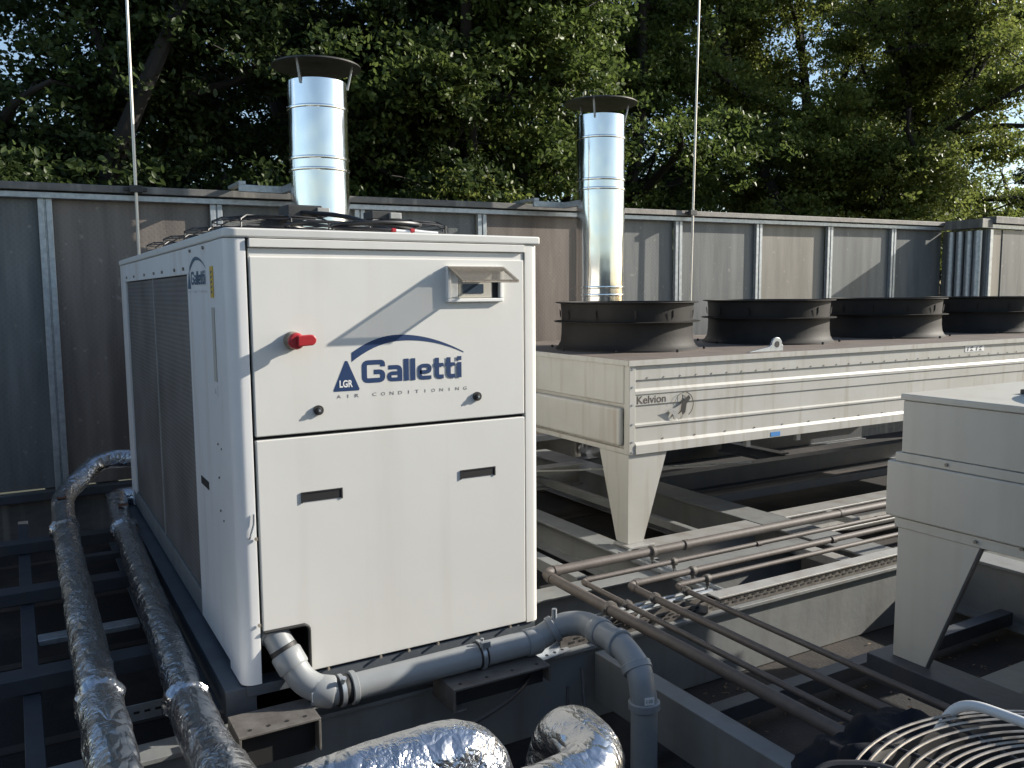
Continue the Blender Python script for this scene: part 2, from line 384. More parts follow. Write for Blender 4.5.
# beam A: web plane set forward so that its face reads like the photograph's
b = MB(); b.prism([(3.30, -.17), (3.44, -.17), (3.44, -.19), (3.36, -.20), (3.36, -.565), (3.335, -.565), (3.335, -.20), (3.30, -.19)], 'x', -.45, 10)
tag(b.build('steel_beam', M['steel'], bevel=.003), 'long deep steel beam running under the front edge of the white chiller', 'beam', G)
ibeam('steel beam crossing under the middle of the large dry cooler', 'y', 3.45, 7.9, 4.72, 5.02, -.17, .34, 'steel', group=G)
ibeam('pale topped steel beam running right from the foot of the dry cooler leg', 'x', 3.56, 4.71, 4.42, 4.6, -.172, .2, 'steel_light', group=G)
ibeam('pale topped steel beam partly hidden behind the near right unit', 'x', 5.03, 9.5, 4.50, 4.68, -.172, .2, 'steel_light', group=G)
ibeam('steel beam running back from the dry cooler leg towards the fence', 'y', 4.22, 7.9, 3.38, 3.555, -.176, .22, group=G)
ibeam('wide pale steel beam under the thickest brown pipe', 'x', 2.13, 4.71, 3.98, 4.15, -.182, .34, 'steel', group=G)
ibeam('steel beam between chiller and dry cooler leg, second behind the brown pipes', 'x', 2.2, 3.37, 5.8, 5.94, -.172, .24, 'steel_light', group=G)
ibeam('pale steel beam seen between chiller and dry cooler, third behind the brown pipes', 'x', 2.2, 3.37, 6.55, 6.7, -.172, .24, 'steel_light', group=G)
ibeam('pale steel beam close to the fence between chiller and dry cooler', 'x', 3.56, 4.7, 6.72, 6.88, -.1, .2, 'steel_light', group=G)
ibeam('rusty steel beam in the shade below the dry cooler', 'x', 5.03, 9.5, 6.1, 6.25, -.172, .2, 'steel_shaded', group=G)
ibeam('steel beam in the shade below the far side of the dry cooler', 'x', 5.03, 9.5, 7.2, 7.35, -.172, .2, 'steel_shaded', group=G)
ibeam('short sloping strut under the dry cooler beside a small label', 'y', 6.26, 7.19, 6.9, 7.02, -.15, .12, 'steel_shaded', group=G)
cbeam('grey channel running towards the viewer from under the vertical drain pipe', 'y', .9, 3.29, 2.37, 2.47, -.20, .24, group=G)
b = MB(); b.prism([(5.24, -.17), (5.46, -.17), (5.46, -.19), (5.30, -.20), (5.30, -.51), (5.40, -.525), (5.40, -.54), (5.20, -.54), (5.20, -.525), (5.28, -.51), (5.28, -.20), (5.24, -.19)], 'y', .2, 3.29)
tag(b.build('steel_beam', M['steel'], bevel=.003), 'deep steel beam behind the leg of the near right unit', 'beam', G)
cbeam('low dark channel carrying the leg of the near right unit', 'y', .3, 2.62, 3.52, 3.72, -.21, .13, 'steel_shaded', group=G)
cbeam('low channel branching right from below the near right unit', 'x', 3.73, 5.2, 2.0, 2.18, -.215, .12, group=G)
for lab, ax, a0, a1, c0, c1, zt, h, mt in (
    ('thin grey angle between two beams below the dry cooler, left of the wide cross beam', 'y', 4.61, 6.9, 4.2, 4.26, -.18, .06, 'steel'),
    ('thin pale angle behind the brown pipes, right of the wide cross beam', 'y', 4.21, 4.49, 5.45, 5.52, -.178, .05, 'steel_light'),
    ('thin channel in the shade right of the wide cross beam', 'x', 5.03, 9.4, 5.3, 5.37, -.18, .07, 'steel_shaded'),
    ('short steel cross piece between chiller and dry cooler', 'y', 4.21, 5.79, 2.9, 2.98, -.19, .08, 'steel'),
    ('short pale cross piece near the right edge behind the brown pipes', 'y', 3.5, 4.19, 4.55, 4.66, -.19, .06, 'steel_light'),
    ('low dark channel on the roof below the brown pipes', 'x', 2.5, 5.2, 2.85, 2.93, -.42, .08, 'steel_shaded')):
    cbeam(lab, ax, a0, a1, c0, c1, zt, h, mt, group='thin members of the roof frame')
b = MB()
for k in range(14): b.box(-10, 14, -5+k*1.05, -4.92+k*1.05, RZ+.001, RZ+.005)
tag(b.build('roof_seams', M['roof_seam']), 'laps of the roof membrane', kind='structure')
# left grid
cbeam('narrow channel running along the left edge of the frame', 'y', 3.1, 7.6, -.055, .015, -.20, .07, 'steel_shaded', group=G)
for y0, lab in ((6.58, 'cross channel nearest to the fence at the left'), (5.48, 'cross channel second from the fence at the left'), (4.20, 'cross channel third from the fence at the left, nearest to the viewer')):
    cbeam(lab, 'x', -2.5, .59, y0, y0+.13, -.12, .075, 'steel_shaded', group='cross channels left of the chiller')
cbeam('flat galvanised cross strip under the foil pipes, left of the chiller', 'x', .02, .50, 4.86, 4.96, -.20, .03, 'galv', name='cross_strip')
b = MB(); b.box(.28, .59, 3.75, 3.757, -.22, -.15)
for k in range(5): pass
st = b.build('perforated_strip', M['galv']); tag(st, 'perforated galvanised strip under the inner foil pipe', 'strip')
b = MB()
for k in range(7): b.box(.30+k*.042, .323+k*.042, 3.747, 3.7495, -.188, -.178)
build_each(b, 'slot', M['dark'], st)
cbeam('cross channel in the back left between the foil pipes', 'x', .3, .59, 5.95, 6.02, -.10, .04, 'steel_shaded', group='cross channels left of the chiller')
for x, y in ((.02, 4.45), (.02, 5.65), (.05, 3.8)):
    b = MB(); b.box(x+.15, x+.20, y, y+.012, -.40, -.21)
    tag(b.build('hanger_strip', M['galv']), {4.45: 'small galvanised hanger below the left channels, nearest but one', 5.65: 'small galvanised hanger below the left channels, farthest', 3.8: 'small galvanised hanger below the left channels, nearest'}[y], 'bracket', 'hangers below the left channels')

# ------------------------------------------------------------------ fence
FY = 8.05
fence = empty('fence', (0, FY, RZ)); tag(fence, 'long screen fence of dark film faced panels between galvanised posts', 'fence')
px = [.287+1.343*i for i in range(-3, 9)]
px = [x for x in px]+[12.27]
tones = {0: 'ply_grey_shade', 1: 'ply_grey_shade', 2: 'ply_grey_shade', 3: 'ply_brown_lit', 4: 'ply_grey_shade', 5: 'ply_grey_shade', 6: 'ply_brown_lit', 7: 'ply_grey_shade', 8: 'ply_grey_shade', 9: 'ply_pale', 10: 'ply_grey_shade', 11: 'ply_grey_shade'}
def ftop(x): return 2.44+.008*x
for i in range(len(px)-1):
    a, b_ = px[i], px[i+1]
    b = MB()
    zt = ftop((a+b_)/2)-.10
    b.box(a+.045, b_-.045, FY+.02+(.012 if i % 2 else 0), FY+.04+(.012 if i % 2 else 0), -.05, zt)
    b.build('panel', M[tones.get(i, 'ply_brown_lit')], fence)
for i, x in enumerate(px[:-1]):
    b = MB()
    d = .052
    b.box(x-d, x-.008, FY-.03, FY+.018, -.30, ftop(x)-.10); b.box(x+.008, x+d, FY-.03, FY+.018, -.30, ftop(x)-.10); b.box(x-.01, x+.01, FY-.012, FY+.018, -.3, ftop(x)-.1)
    b.build('post', M['galv'], fence, bevel=.004)
def rail(z0, z1, y0, y1, name, mt, xa=-3.8, xb=12.27):
    b = MB(); N = 2
    vs = []
    for x in (xa, xb):
        o = .008*x
        vs += [(x, y0, z0+o), (x, y1, z0+o), (x, y1, z1+o), (x, y0, z1+o)]
    b.add(vs, [(0, 1, 2, 3), (4, 7, 6, 5), (0, 4, 5, 1), (1, 5, 6, 2), (2, 6, 7, 3), (3, 7, 4, 0)])
    return b.build(name, M[mt], fence, bevel=.005)
rail(2.395, 2.455, FY-.10, FY+.10, 'top_rail', 'rail', xb=5.6); rail(2.395, 2.455, FY-.10, FY+.10, 'top_rail', 'rail_pale', 5.602, 12.27)
rail(2.335, 2.385, FY-.06, FY+.05, 'middle_rail', 'galv')
rail(-.14, -.07, FY-.06, FY+.06, 'base_rail', 'steel_shaded')
b = MB(); b.box(-3.8, 12.2, FY+.06, FY+.10, -.6, -.1); b.build('kick_board', M['rail'], fence)
# added fences out of view that cut sky light on shaded faces
for nm_, lb_, a_, c_ in (('fence', 'unseen added fence behind the viewer, cutting sky light', 'y', -5.5), ('fence', 'unseen added fence beyond the steel grid, cutting sky light', 'x', -5.2)):
    f_ = empty(nm_, (0, -5.5, RZ) if a_ == 'y' else (-5.2, 0, RZ)); tag(f_, lb_, 'fence')
    for i in range(10):
        p_ = -5.0+i*1.343; b = MB()
        if a_ == 'y': b.box(p_+.04, p_+1.30, c_, c_+.02, RZ, 2.35)
        else: b.box(c_, c_+.02, p_+.04, p_+1.30, RZ, 2.35)
        b.build('panel', M['ply_grey_shade'], f_); b = MB()
        if a_ == 'y': b.box(p_-.04, p_+.038, c_-.02, c_+.04, RZ, 2.35)
        else: b.box(c_-.02, c_+.04, p_-.04, p_+.038, RZ, 2.35)
        b.build('post', M['galv'], f_)
    b = MB()
    if a_ == 'y': b.box(-5.05, 8.4, c_-.05, c_+.07, 2.36, 2.46)
    else: b.box(c_-.05, c_+.07, -5.05, 8.0, 2.36, 2.46)
    b.build('top_rail', M['rail'], f_)
# return at the right hand end, its tube bundle and the next fence
side = empty('side_fence', (12.3, 7.6, RZ)); tag(side, 'short return of the fence at the right with blue grey vertical tubes', 'fence')
b = MB(); b.box(12.28, 12.32, 7.42, 8.09, -.3, 2.42); b.build('panel', M['ply_grey_shade'], side)
for y in (7.90, 7.76, 7.62, 7.49):
    b = MB(); b.cyl((12.2, y, -.3), (12.2, y, 2.40), .055, 14); b.build('tube', M['galv'], side, smooth=True)
b = MB(); b.box(12.08, 12.34, 7.36, 7.94, 2.43, 2.56); b.build('top_rail', M['rail'], side, bevel=.006)
far = empty('far_fence', (14.5, 7.2, RZ)); tag(far, 'pale sunlit fence panel at the right edge beyond the tubes', 'fence')
b = MB(); b.box(12.40, 12.66, 7.42, 7.45, -.3, 2.42); b.build('panel', M['ply_pale'], far)
b = MB(); b.box(12.68, 16.5, 7.41, 7.45, -.3, 2.42); b.build('panel', M['ply_grey_shade'], far)
b = MB(); b.box(12.325, 12.395, 7.38, 7.46, -.3, 2.42); b.build('post', M['galv'], far, bevel=.005)
b = MB(); b.box(12.345, 16.5, 7.32, 7.52, 2.50, 2.60); b.build('top_rail', M['rail'], far, bevel=.006)
b = MB(); b.box(12.325, 16.5, 7.37, 7.46, 2.43, 2.49); b.build('header_rail', M['galv'], far, bevel=.004)

# ------------------------------------------------------------------ chimneys and rods
def chimney(x, y, label):
    t = empty('flue_chimney', (x, y, RZ)); tag(t, label, 'chimney', 'stainless flues behind the units')
    r = .25
    prof = [(r, RZ)]
    def band(z): return [(r, z-.014), (r+.009, z-.010), (r+.011, z), (r+.009, z+.010), (r, z+.014)]
    for z in (.35, 1.52, 1.60, 2.605, 2.70, 3.12): prof += band(z)
    prof += [(r, 3.345), (r-.008, 3.345), (r-.008, 2.9)]
    b = MB(); b.lathe((x, y, 0), prof, 72); b.build('flue', M['chrome'], t, smooth=True)
    for k in range(3):
        a = R(-20+120*k); b = MB(); p = Vector((x+math.cos(a)*(r+.004), y+math.sin(a)*(r+.004), 3.30)); q = Vector((x+math.cos(a)*(r+.05), y+math.sin(a)*(r+.05), 3.50))
        b.tube([p, p.lerp(q, .5), q], .010, 6); b.build('cap_bracket', M['galv'], t)
    b = MB(); b.lathe((x, y, 0), [(.002, 3.535), (.30, 3.505), (.372, 3.488), (.378, 3.475), (.372, 3.474), (.30, 3.497), (.002, 3.527)], 64, closed=False); b.build('rain_cap', M['cap'], t, smooth=True)
    b = MB(); b.box(x-.62, x-.2, FY-.34, FY-.30, 2.44, 2.50); b.box(x-.62, x-.56, FY-.34, FY+.09, 2.50, 2.53); b.box(x-.25, x-.2, y, FY-.3, 2.44, 2.5)
    b.build('wall_bracket', M['galv'], t, bevel=.003)
    return t
M['cap'] = mat('tarnished_steel_cap', (.12, .115, .10), .4, metal=.6, var=(.07, .065, .06), vscale=8)
chimney(2.385, 7.4, 'tall polished flue with flat rain cap rising behind the white chiller')
chimney(5.385, 7.4, 'tall polished flue with flat rain cap rising behind the first black fan')
def rod(p0, p1, label):
    t = empty('lightning_rod', p0); tag(t, label, 'rod', 'thin vertical air terminals')
    b = MB(); b.tube([Vector(p0), Vector(p1)], lambda s: .017-.007*s, 8); b.build('mast', M['rod'], t, smooth=True)
    b = MB(); zc = 2.43+.008*p0[0]; f = (zc-p0[2])/(p1[2]-p0[2]); c = Vector(p0).lerp(Vector(p1), f)
    b.box(c.x-.05, c.x+.05, c.y-.02, c.y+.03, c.z-.03, c.z+.03); b.box(c.x-.09, c.x+.09, c.y+.02, c.y+.04, c.z-.015, c.z+.015); b.build('clamp', M['black'], t, bevel=.004)
rod((.955, 7.93, -.4), (.975, 7.9, 5.2), 'pale thin rod standing behind the left end of the chiller')
rod((7.05, 7.9, -.4), (7.18, 7.9, 6.2), 'grey thin rod rising between the first and second black fans')

# ------------------------------------------------------------------ white chiller
X0, X1, Y0, Y1, H = .703, 2.083, 3.34, 6.89, 1.8
ch = empty('chiller', (1.39, 5.1, 0)); tag(ch, 'large white chiller cabinet with blue lettering and a red switch', 'chiller')
b = MB()
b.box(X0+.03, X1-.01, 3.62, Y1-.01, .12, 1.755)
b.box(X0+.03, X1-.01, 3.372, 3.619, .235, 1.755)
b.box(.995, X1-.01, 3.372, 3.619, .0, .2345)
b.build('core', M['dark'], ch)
def colpoly(x0, x1, y0, y1, corner, r=.045, n=6):
    P = [(x0, y0), (x1, y0), (x1, y1), (x0, y1)]; cs = {'fl': 0, 'fr': 1, 'br': 2, 'bl': 3}[corner]; out = []
    for i, p in enumerate(P):
        if i != cs: out.append(p); continue
        cx = p[0]+(r if p[0] == x0 else -r); cy = p[1]+(r if p[1] == y0 else -r)
        st = {0: 180, 1: 270, 2: 0, 3: 90}[i]
        for k in range(n+1): a = R(st+90*k/n); out.append((cx+math.cos(a)*r, cy+math.sin(a)*r))
    return out
b = MB(); b.prism(colpoly(X0, .779, Y0, 3.56, 'fl', .05), 'z', .005, 1.764); b.build('corner_post', M['white_shade_side'], ch, smooth=True, bevel=.002)
b = MB(); b.prism(colpoly(2.012, X1, Y0, 3.46, 'fr', .035), 'z', .005, 1.764); b.build('corner_post', M['white'], ch, smooth=True, bevel=.002)
b = MB(); b.prism(colpoly(X0, .80, 6.80, Y1, 'bl', .035), 'z', .005, 1.764); b.build('corner_post', M['white_shade_side'], ch, smooth=True, bevel=.002)
b = MB(); b.prism(colpoly(1.98, X1, 6.80, Y1, 'br', .035), 'z', .005, 1.764); b.build('corner_post', M['white'], ch, smooth=True, bevel=.002)
# side: front panel, top strip, back strip
b = MB(); b.box(X0+.002, X0+.028, 3.566, 4.17, .03, 1.764); b.build('side_panel', M['white_shade_side'], ch, bevel=.003)
b = MB(); b.box(X0+.004, X0+.026, 4.173, 6.797, 1.645, 1.764); b.box(X0+.004, X0+.026, 6.63, 6.797, .12, 1.645); b.build('side_frame', M['white_shade_side'], ch, bevel=.003)
for y0, y1 in ((4.20, 5.315), (5.345, 6.62)):
    b = MB(); b.box(X0+.016, X0+.028, y0, y1, .14, 1.64); b.build('coil', M['coil'], ch)
b = MB(); b.box(X0+.010, X0+.028, 5.315, 5.345, .13, 1.643); b.build('coil_divider', M['steel_light'], ch)
b = MB(); b.box(X0+.006, X0+.03, 4.173, 6.797, .02, .138); b.build('coil_sill', M['steel'], ch, bevel=.003)
# right and back walls
b = MB(); b.box(X1-.012, X1-.002, 3.463, 6.797, .02, 1.764); b.build('right_panel', M['white'], ch, bevel=.002)
b = MB(); b.box(.803, 1.977, Y1-.012, Y1-.002, .02, 1.764); b.build('back_panel', M['white'], ch, bevel=.002)
# lid
b = MB(); b.prism(colpoly(X0-.004, X1+.006, Y0-.008, Y1+.006, 'fl', .05), 'z', 1.766, 1.802); b.build('top_cover', M['white'], ch, bevel=.008, seg=3)
# front
b = MB(); b.box(.79, 2.006, 3.346, 3.366, 1.69, 1.728); b.box(.79, 2.006, 3.330, 3.366, 1.730, 1.763); b.build('header_strip', M['white'], ch, bevel=.003)
b = MB(); b.box(.790, 2.003, 3.336, 3.368, 1.000, 1.696)
ud = b.build('upper_door', M['white'], ch, bevel=.005, seg=3)
b = MB(); b.prism([(.977, .012), (2.006, .012), (2.006, .986), (.790, .986), (.790, .218), (.955, .218), (.977, .196)], 'y', 3.337, 3.368)
ld = b.build('lower_door', M['white'], ch, bevel=.005, seg=3)
b = MB(); b.tube(fillet([(.975, 3.335, .03), (.975, 3.335, .215), (.793, 3.335, .215)], .03, 5), .0065, 8); b.build('edge_trim', M['rubber'], ld, smooth=True)
# slots
for x0, x1, z0, z1, par in ((.965, 1.125, .722, .757, ld), (1.678, 1.842, .736, .768, ld)):
    b = MB(); b.box(x0, x1, 3.3345, 3.3367, z0, z1); b.box(x0-.006, x1+.006, 3.332, 3.336, z1, z1+.005); b.box(x0-.006, x0, 3.332, 3.336, z0-.004, z1); b.box(x1, x1+.006, 3.332, 3.336, z0-.004, z1); s_ = b.build('pull_slot', M['rubber'], par)
b = MB(); b.box(X0-.0005, X0+.0035, 3.86, 4.03, .70, .735); b.build('pull_slot', M['rubber'], ch)
# latches
for x, z in ((1.04, 1.089), (1.758, 1.097)):
    b = MB(); b.cyl((x, 3.339, z), (x, 3.326, z), .020, 20); b.cyl((x, 3.326, z), (x, 3.318, z), .013, 14, .010)
    b.build('latch', M['black'], ud, smooth=True)
    b = MB(); b.cyl((x, 3.3185, z), (x, 3.314, z), .005, 10); b.build('latch_core', M['galv'], ch)
# rotary switch
sw = MB(); sw.lathe((.945, 3.337, 1.371), [(.036, 0), (.036, .012), (.030, .02), (.027, .045), (.0, .045)], 32, 'y'); sw = sw.build('switch_collar', M['grime'], ch, smooth=True)
b = MB(); b.lathe((.945, 3.292, 1.371), [(.031, 0), (.033, .012), (.028, .022), (0, .022)], 28, 'y')
hp = []
for k in range(13): a = R(-90+180*k/12); hp.append((.998+math.cos(a)*.021, 1.374+math.sin(a)*.021))
hp += [(.945, 1.392), (.945, 1.350)]
b.prism(hp, 'y', 3.29, 3.258); b.build('switch_handle', M['red'], ch, bevel=.005, seg=2)
# display box
dx0, dx1, dz0, dz1 = 1.614, 1.887, 1.512, 1.668
b = MB(); b.box(dx0, dx1, 3.316, 3.338, dz0, dz0+.016); b.box(dx0, dx1, 3.316, 3.338, dz1-.02, dz1); b.box(dx0, dx0+.018, 3.316, 3.338, dz0+.016, dz1-.02); b.box(dx1-.018, dx1, 3.316, 3.338, dz0+.016, dz1-.02)
b.box(dx0+.02, dx0+.055, 3.326, 3.338, dz0+.02, dz1-.022); db = b.build('display_frame', M['label'], ch, bevel=.004)
b = MB(); b.box(dx0+.056, dx1-.05, 3.328, 3.3365, dz0+.018, dz1-.022); b.build('display_panel', M['cream_clean'], db, bevel=.002)
b = MB(); b.box(dx1-.049, dx1-.02, 3.3325, 3.3365, dz0+.018, dz1-.022); b.build('display_recess', M['dark'], db)
b = MB(); b.box(dx0+.078, dx0+.178, 3.325, 3.3278, dz0+.038, dz0+.078); b.build('display_screen', M['screen'], db)
L = .135; dzl = .062
def lp(x, o, z): return (x, 3.314-o, z)
b = MB()
zz = dz1-.004
def slab(b, x0, x1, o0, o1, t0, t1):
    f = lambda o: zz-dzl*(o/L)
    vs = [lp(x, o, f(o)+t) for t in (t0, t1) for o in (o0, o1) for x in (x0, x1)]
    b.add(vs, [(0, 2, 3, 1), (4, 5, 7, 6), (0, 1, 5, 4), (2, 6, 7, 3), (0, 4, 6, 2), (1, 3, 7, 5)])
slab(b, dx0, dx1, 0, L, 0, .003)
b.build('lid_window', M['smoked'], db)
b = MB(); slab(b, dx0, dx0+.014, 0, L, -.008, -.0003); slab(b, dx1-.014, dx1, 0, L, -.008, -.0003); slab(b, dx0+.0141, dx1-.0141, L-.013, L, -.008, -.0003); slab(b, dx0+.0141, dx1-.0141, 0, .02, -.012, -.0003)
b.build('lid_rim', M['grime2'] if 'grime2' in M else M['grime'], db, bevel=.002)
# screws along lid, seams and lower edge
b = MB()
for x, z in ((.776, .60), (.775, .25)): b.cyl((x, 3.335, z), (x, 3.328, z), .007, 10)
for x in (1.05, 1.28, 1.41, 1.55, 1.75, 1.92): b.cyl((x, 3.345, .006), (x, 3.329, .006), .006, 8)
for y in (3.75, 4.05): b.cyl((X0+.001, y, 1.745), (X0-.006, y, 1.745), .007, 8)
for y in (4.25, 4.5, 4.9, 5.2, 5.6, 6.1, 6.5): b.cyl((X0+.004, y, 1.672), (X0-.004, y, 1.672), .008, 8)
for y, z in ((3.55, .93), (3.62, .94), (3.62, .80), (3.62, .66), (3.56, .63)): b.cyl((X0+.003, y, z), (X0-.003, y, z), .005, 8)
build_each(b, 'screw', M['grime'], ch)
b = MB(); b.tube([(.752, 3.337, .60), (.758, 3.330, .63), (.768, 3.332, .66), (.770, 3.333, .70)], .004, 6); b.build('wire_hook', M['galv'], ch)
# stickers on side
b = MB(); b.box(X0-.0012, X0+.001, 3.575, 3.635, 1.54, 1.665); b.build('yellow_sticker', M['yellow'], ch)
b = MB()
for k in range(5): flat(b, [(0, 0), (.03, .006), (.03, .014), (0, .010)], (X0-.002, 3.62, 1.555+k*.02), (0, -1, 0), (0, 0, 1))
b.build('sticker_print', M['print'], ch)
b = MB(); b.box(X0-.0012, X0+.001, 3.58, 3.63, 1.20, 1.50); b.build('seal_strip', M['cream_clean'], ch)
b = MB(); b.box(X0-.0012, X0+.0012, 3.582, 3.628, 1.14, 1.18); b.build('small_label', M['label'], ch)
b = MB(); text_on(b, 'A', (X0-.002, 3.618, 1.147), (0, -1, 0), (0, 0, 1), .022, .026); b.build('label_print', M['print'], ch)
# logo, front and side
def logo(o, ex, ez, s, ht, mats, par, small=False):
    O = Vector(o); ex = Vector(ex); ez = Vector(ez)
    b = MB()
    W_ = .19; adv = 0; kx = .475*s/4.52; kz = .093*ht; o0 = O+ex*.122*s+ez*.028*ht; lift = 0
    nrm = ex.cross(ez)
    def stroke(pts, ox, w_=W_):
        nonlocal lift
        P = fillet([Vector((p[0], p[1], 0)) for p in pts], .16, 4); Lf = []; Rt = []
        for i, p in enumerate(P):
            a_ = P[max(0, i-1)]; c_ = P[min(len(P)-1, i+1)]; d_ = (c_-a_).normalized(); n_ = Vector((-d_.y, d_.x, 0))*w_/2; Lf.append(p+n_); Rt.append(p-n_)
        for i in range(len(P)-1): flat(b, [((q.x+ox)*kx, q.y*kz) for q in (Rt[i], Rt[i+1], Lf[i+1], Lf[i])], o0+nrm*lift, ex, ez)
        lift += .00025
    for g in 'Galletti':
        if g == 'G': stroke([(.87, .70), (.87, .9), (.11, .9), (.11, .1), (.87, .1), (.87, .47), (.50, .47)], adv, .21); adv += .97
        elif g == 'a': stroke([(.07, .64), (.56, .64), (.56, 0)], adv); stroke([(.56, .37), (.10, .37), (.10, .09), (.56, .09)], adv, .17); adv += .66
        elif g == 'l': stroke([(.1, 0), (.1, 1)], adv, .21); adv += .21
        elif g == 'e': stroke([(.11, .35), (.55, .35), (.55, .64), (.11, .64), (.11, .09), (.62, .09)], adv, .17); adv += .66
        elif g == 't': stroke([(.14, .97), (.14, .09), (.44, .09)], adv); stroke([(0, .64), (.43, .64)], adv, .17); adv += .45
        elif g == 'i': stroke([(.1, 0), (.1, .72)], adv, .21); stroke([(.1, .81), (.1, 1)], adv, .21); adv += .21
        adv += .075
    # arc
    N = 26; up = []; dn = []
    for k in range(N+1):
        t = k/N; x = .08+(.59-.08)*t
        z = .138+.073*(1-((t-.42)/.58)**2 if t > .42 else 1-((.42-t)/.42)**2*1.0)
        th = .004+.030*(1-t)**1.2+(.004)*math.sin(PI*t)
        up.append((x*s, (z+th*.5)*ht)); dn.append((x*s, (z-th*.6)*ht))
    for k in range(N): flat(b, [dn[k], dn[k+1], up[k+1], up[k]], O, ex, ez)
    b.build('brand_lettering', mats[0], par)
    b = MB(); flat(b, [(0, .004*ht), (.004, .0), (.108*s, .0), (.111*s, .006*ht), (.062*s, .122*ht), (.052*s, .123*ht)], O, ex, ez); b.build('brand_triangle', mats[0], par)
    if not small:
        b = MB(); text_on(b, 'LGR', O+ex*.026*s+ez*.015*ht+ey_*.0008, ex, ez, .056*s, .03*ht, .03); b.build('triangle_letters', M['label'], par)
    b = MB(); word = 'AIR CONDITIONING'
    n_ = len(word)
    for i, c_ in enumerate(word):
        if c_ == ' ': continue
        wch = .006 if c_ == 'I' else .017
        if c_ == 'I': wch = .003
        text_on(b, c_, O+ex*((.022+i*.0382-wch/2)*s)-ez*.028*ht, ex, ez, wch*s, .014*ht, 0)
    b.build('brand_subtitle', mats[1], par)
ey_ = Vector((0, -1, 0))
logo((1.105, 3.3352, 1.158), (1, 0, 0), (0, 0, 1), 1.0, 1.0, (M['blue'], M['print']), ud)
logo((X0+.0008, 4.15, 1.578), (0, -1, 0), (0, 0, 1), .72, .62, (M['blue_grey'], M['print']), ch, small=True)
# base rail of chiller
b = MB(); b.box(X0+.02, X1-.02, 3.35, 3.45, -.045, -.001); b.box(.64, .76, 3.36, 6.95, -.115, -.003) ; b.box(1.98, 2.06, 3.46, 6.88, -.115, -.003)
b.build('base_rail', M['steel_blue'], ch, bevel=.004)
ibeam('dark beam lying along the left base of the white chiller', 'y', 3.46, 7.9, .60, .78, -.118, .42, 'steel_blue', group=G)
ibeam('dark beam lying along the right base of the white chiller', 'y', 3.46, 7.9, 1.96, 2.12, -.118, .42, 'steel_shaded', group=G)
# dark C shaped brackets
def cbrack(x0, x1, y0, y1, z0, z1, label):
    b = MB(); t = .010
    b.box(x0, x1, y0, y1, z1-t, z1); b.box(x0, x0+t, y0, y1, z0, z1-t); b.box(x1-t, x1, y0, y1, z0+.03, z1-t); b.box(x0+t, x0+.06, y0, y1, z0, z0+t)
    o = b.build('support_bracket', M['bracket'], None, bevel=.002)
    b = MB(); b.box(x0+t+.001, x1-t-.001, y0+.05, y1, z0+t+.001, z1-t-.001); b.build('hollow_shade', M['dark'], o); tag(o, label, 'bracket', 'weathered steel brackets below the chiller front')  # dark block fills the bracket opening, painting the shade inside
    b = MB()
    for k in range(4): xx = x0+.05+(x1-x0-.1)*k/3; b.cyl((xx, y0+.04, z1-.004), (xx, y0+.04, z1+.0015), .008, 10)
    build_each(b, 'bolt_hole', M['dark'], o)
cbrack(.63, .94, 3.10, 3.29, -.235, -.072, 'rusty steel bracket below the front left corner of the chiller')
cbrack(1.50, 1.98, 3.08, 3.29, -.20, -.095, 'dark steel bracket under the drain pipe near the right front corner of the chiller')
# fans on the chiller
def ring(b, c, r, wr, n=40, seg=6): b.tube([(c[0]+r*math.cos(2*PI*k/n), c[1]+r*math.sin(2*PI*k/n), c[2]) for k in range(n)], wr, seg, closed=True)
for ix, cx in enumerate((1.10, 1.70)):
    for cy in (4.12, 4.84, 5.56, 6.28):
        b = MB(); b.lathe((cx, cy, 1.802), [(.27, 0), (.27, .03), (.255, .03), (.255, 0)], 36, closed=True)
        g = b.build('fan_collar', M['black'], ch, smooth=True)
        b = MB()
        for r_, z in ((.28, 1.815), (.28, 1.85), (.275, 1.885), (.235, 1.900), (.19, 1.905), (.145, 1.907), (.1, 1.908), (.06, 1.908)): ring(b, (cx, cy, z), r_, .0035, 28, 5)
        for k in range(8):
            a = 2*PI*k/8; d = Vector((math.cos(a), math.sin(a), 0)); c0 = Vector((cx, cy, 0))
            b.tube([c0+d*.283+Vector((0, 0, 1.805)), c0+d*.283+Vector((0, 0, 1.885)), c0+d*.24+Vector((0, 0, 1.904)), c0+d*.05+Vector((0, 0, 1.912))], .0045, 5)
        b.build('fan_guard', M['cable'], g, smooth=True)
        b = MB(); b.cyl((cx, cy, 1.803), (cx, cy, 1.895), .06, 20)
        for k in range(5):
            a = 2*PI*k/5; d = Vector((math.cos(a), math.sin(a), 0)); n_ = Vector((-d.y, d.x, 0)); c0 = Vector((cx, cy, 1.84))
            b.add([c0+d*.05-n_*.03-Vector((0, 0, .015)), c0+d*.245-n_*.07-Vector((0, 0, .02)), c0+d*.245+n_*.05+Vector((0, 0, .02)), c0+d*.05+n_*.03+Vector((0, 0, .015))], [(0, 1, 2, 3)])
        b.build('fan_rotor', M['black'], g, smooth=True)
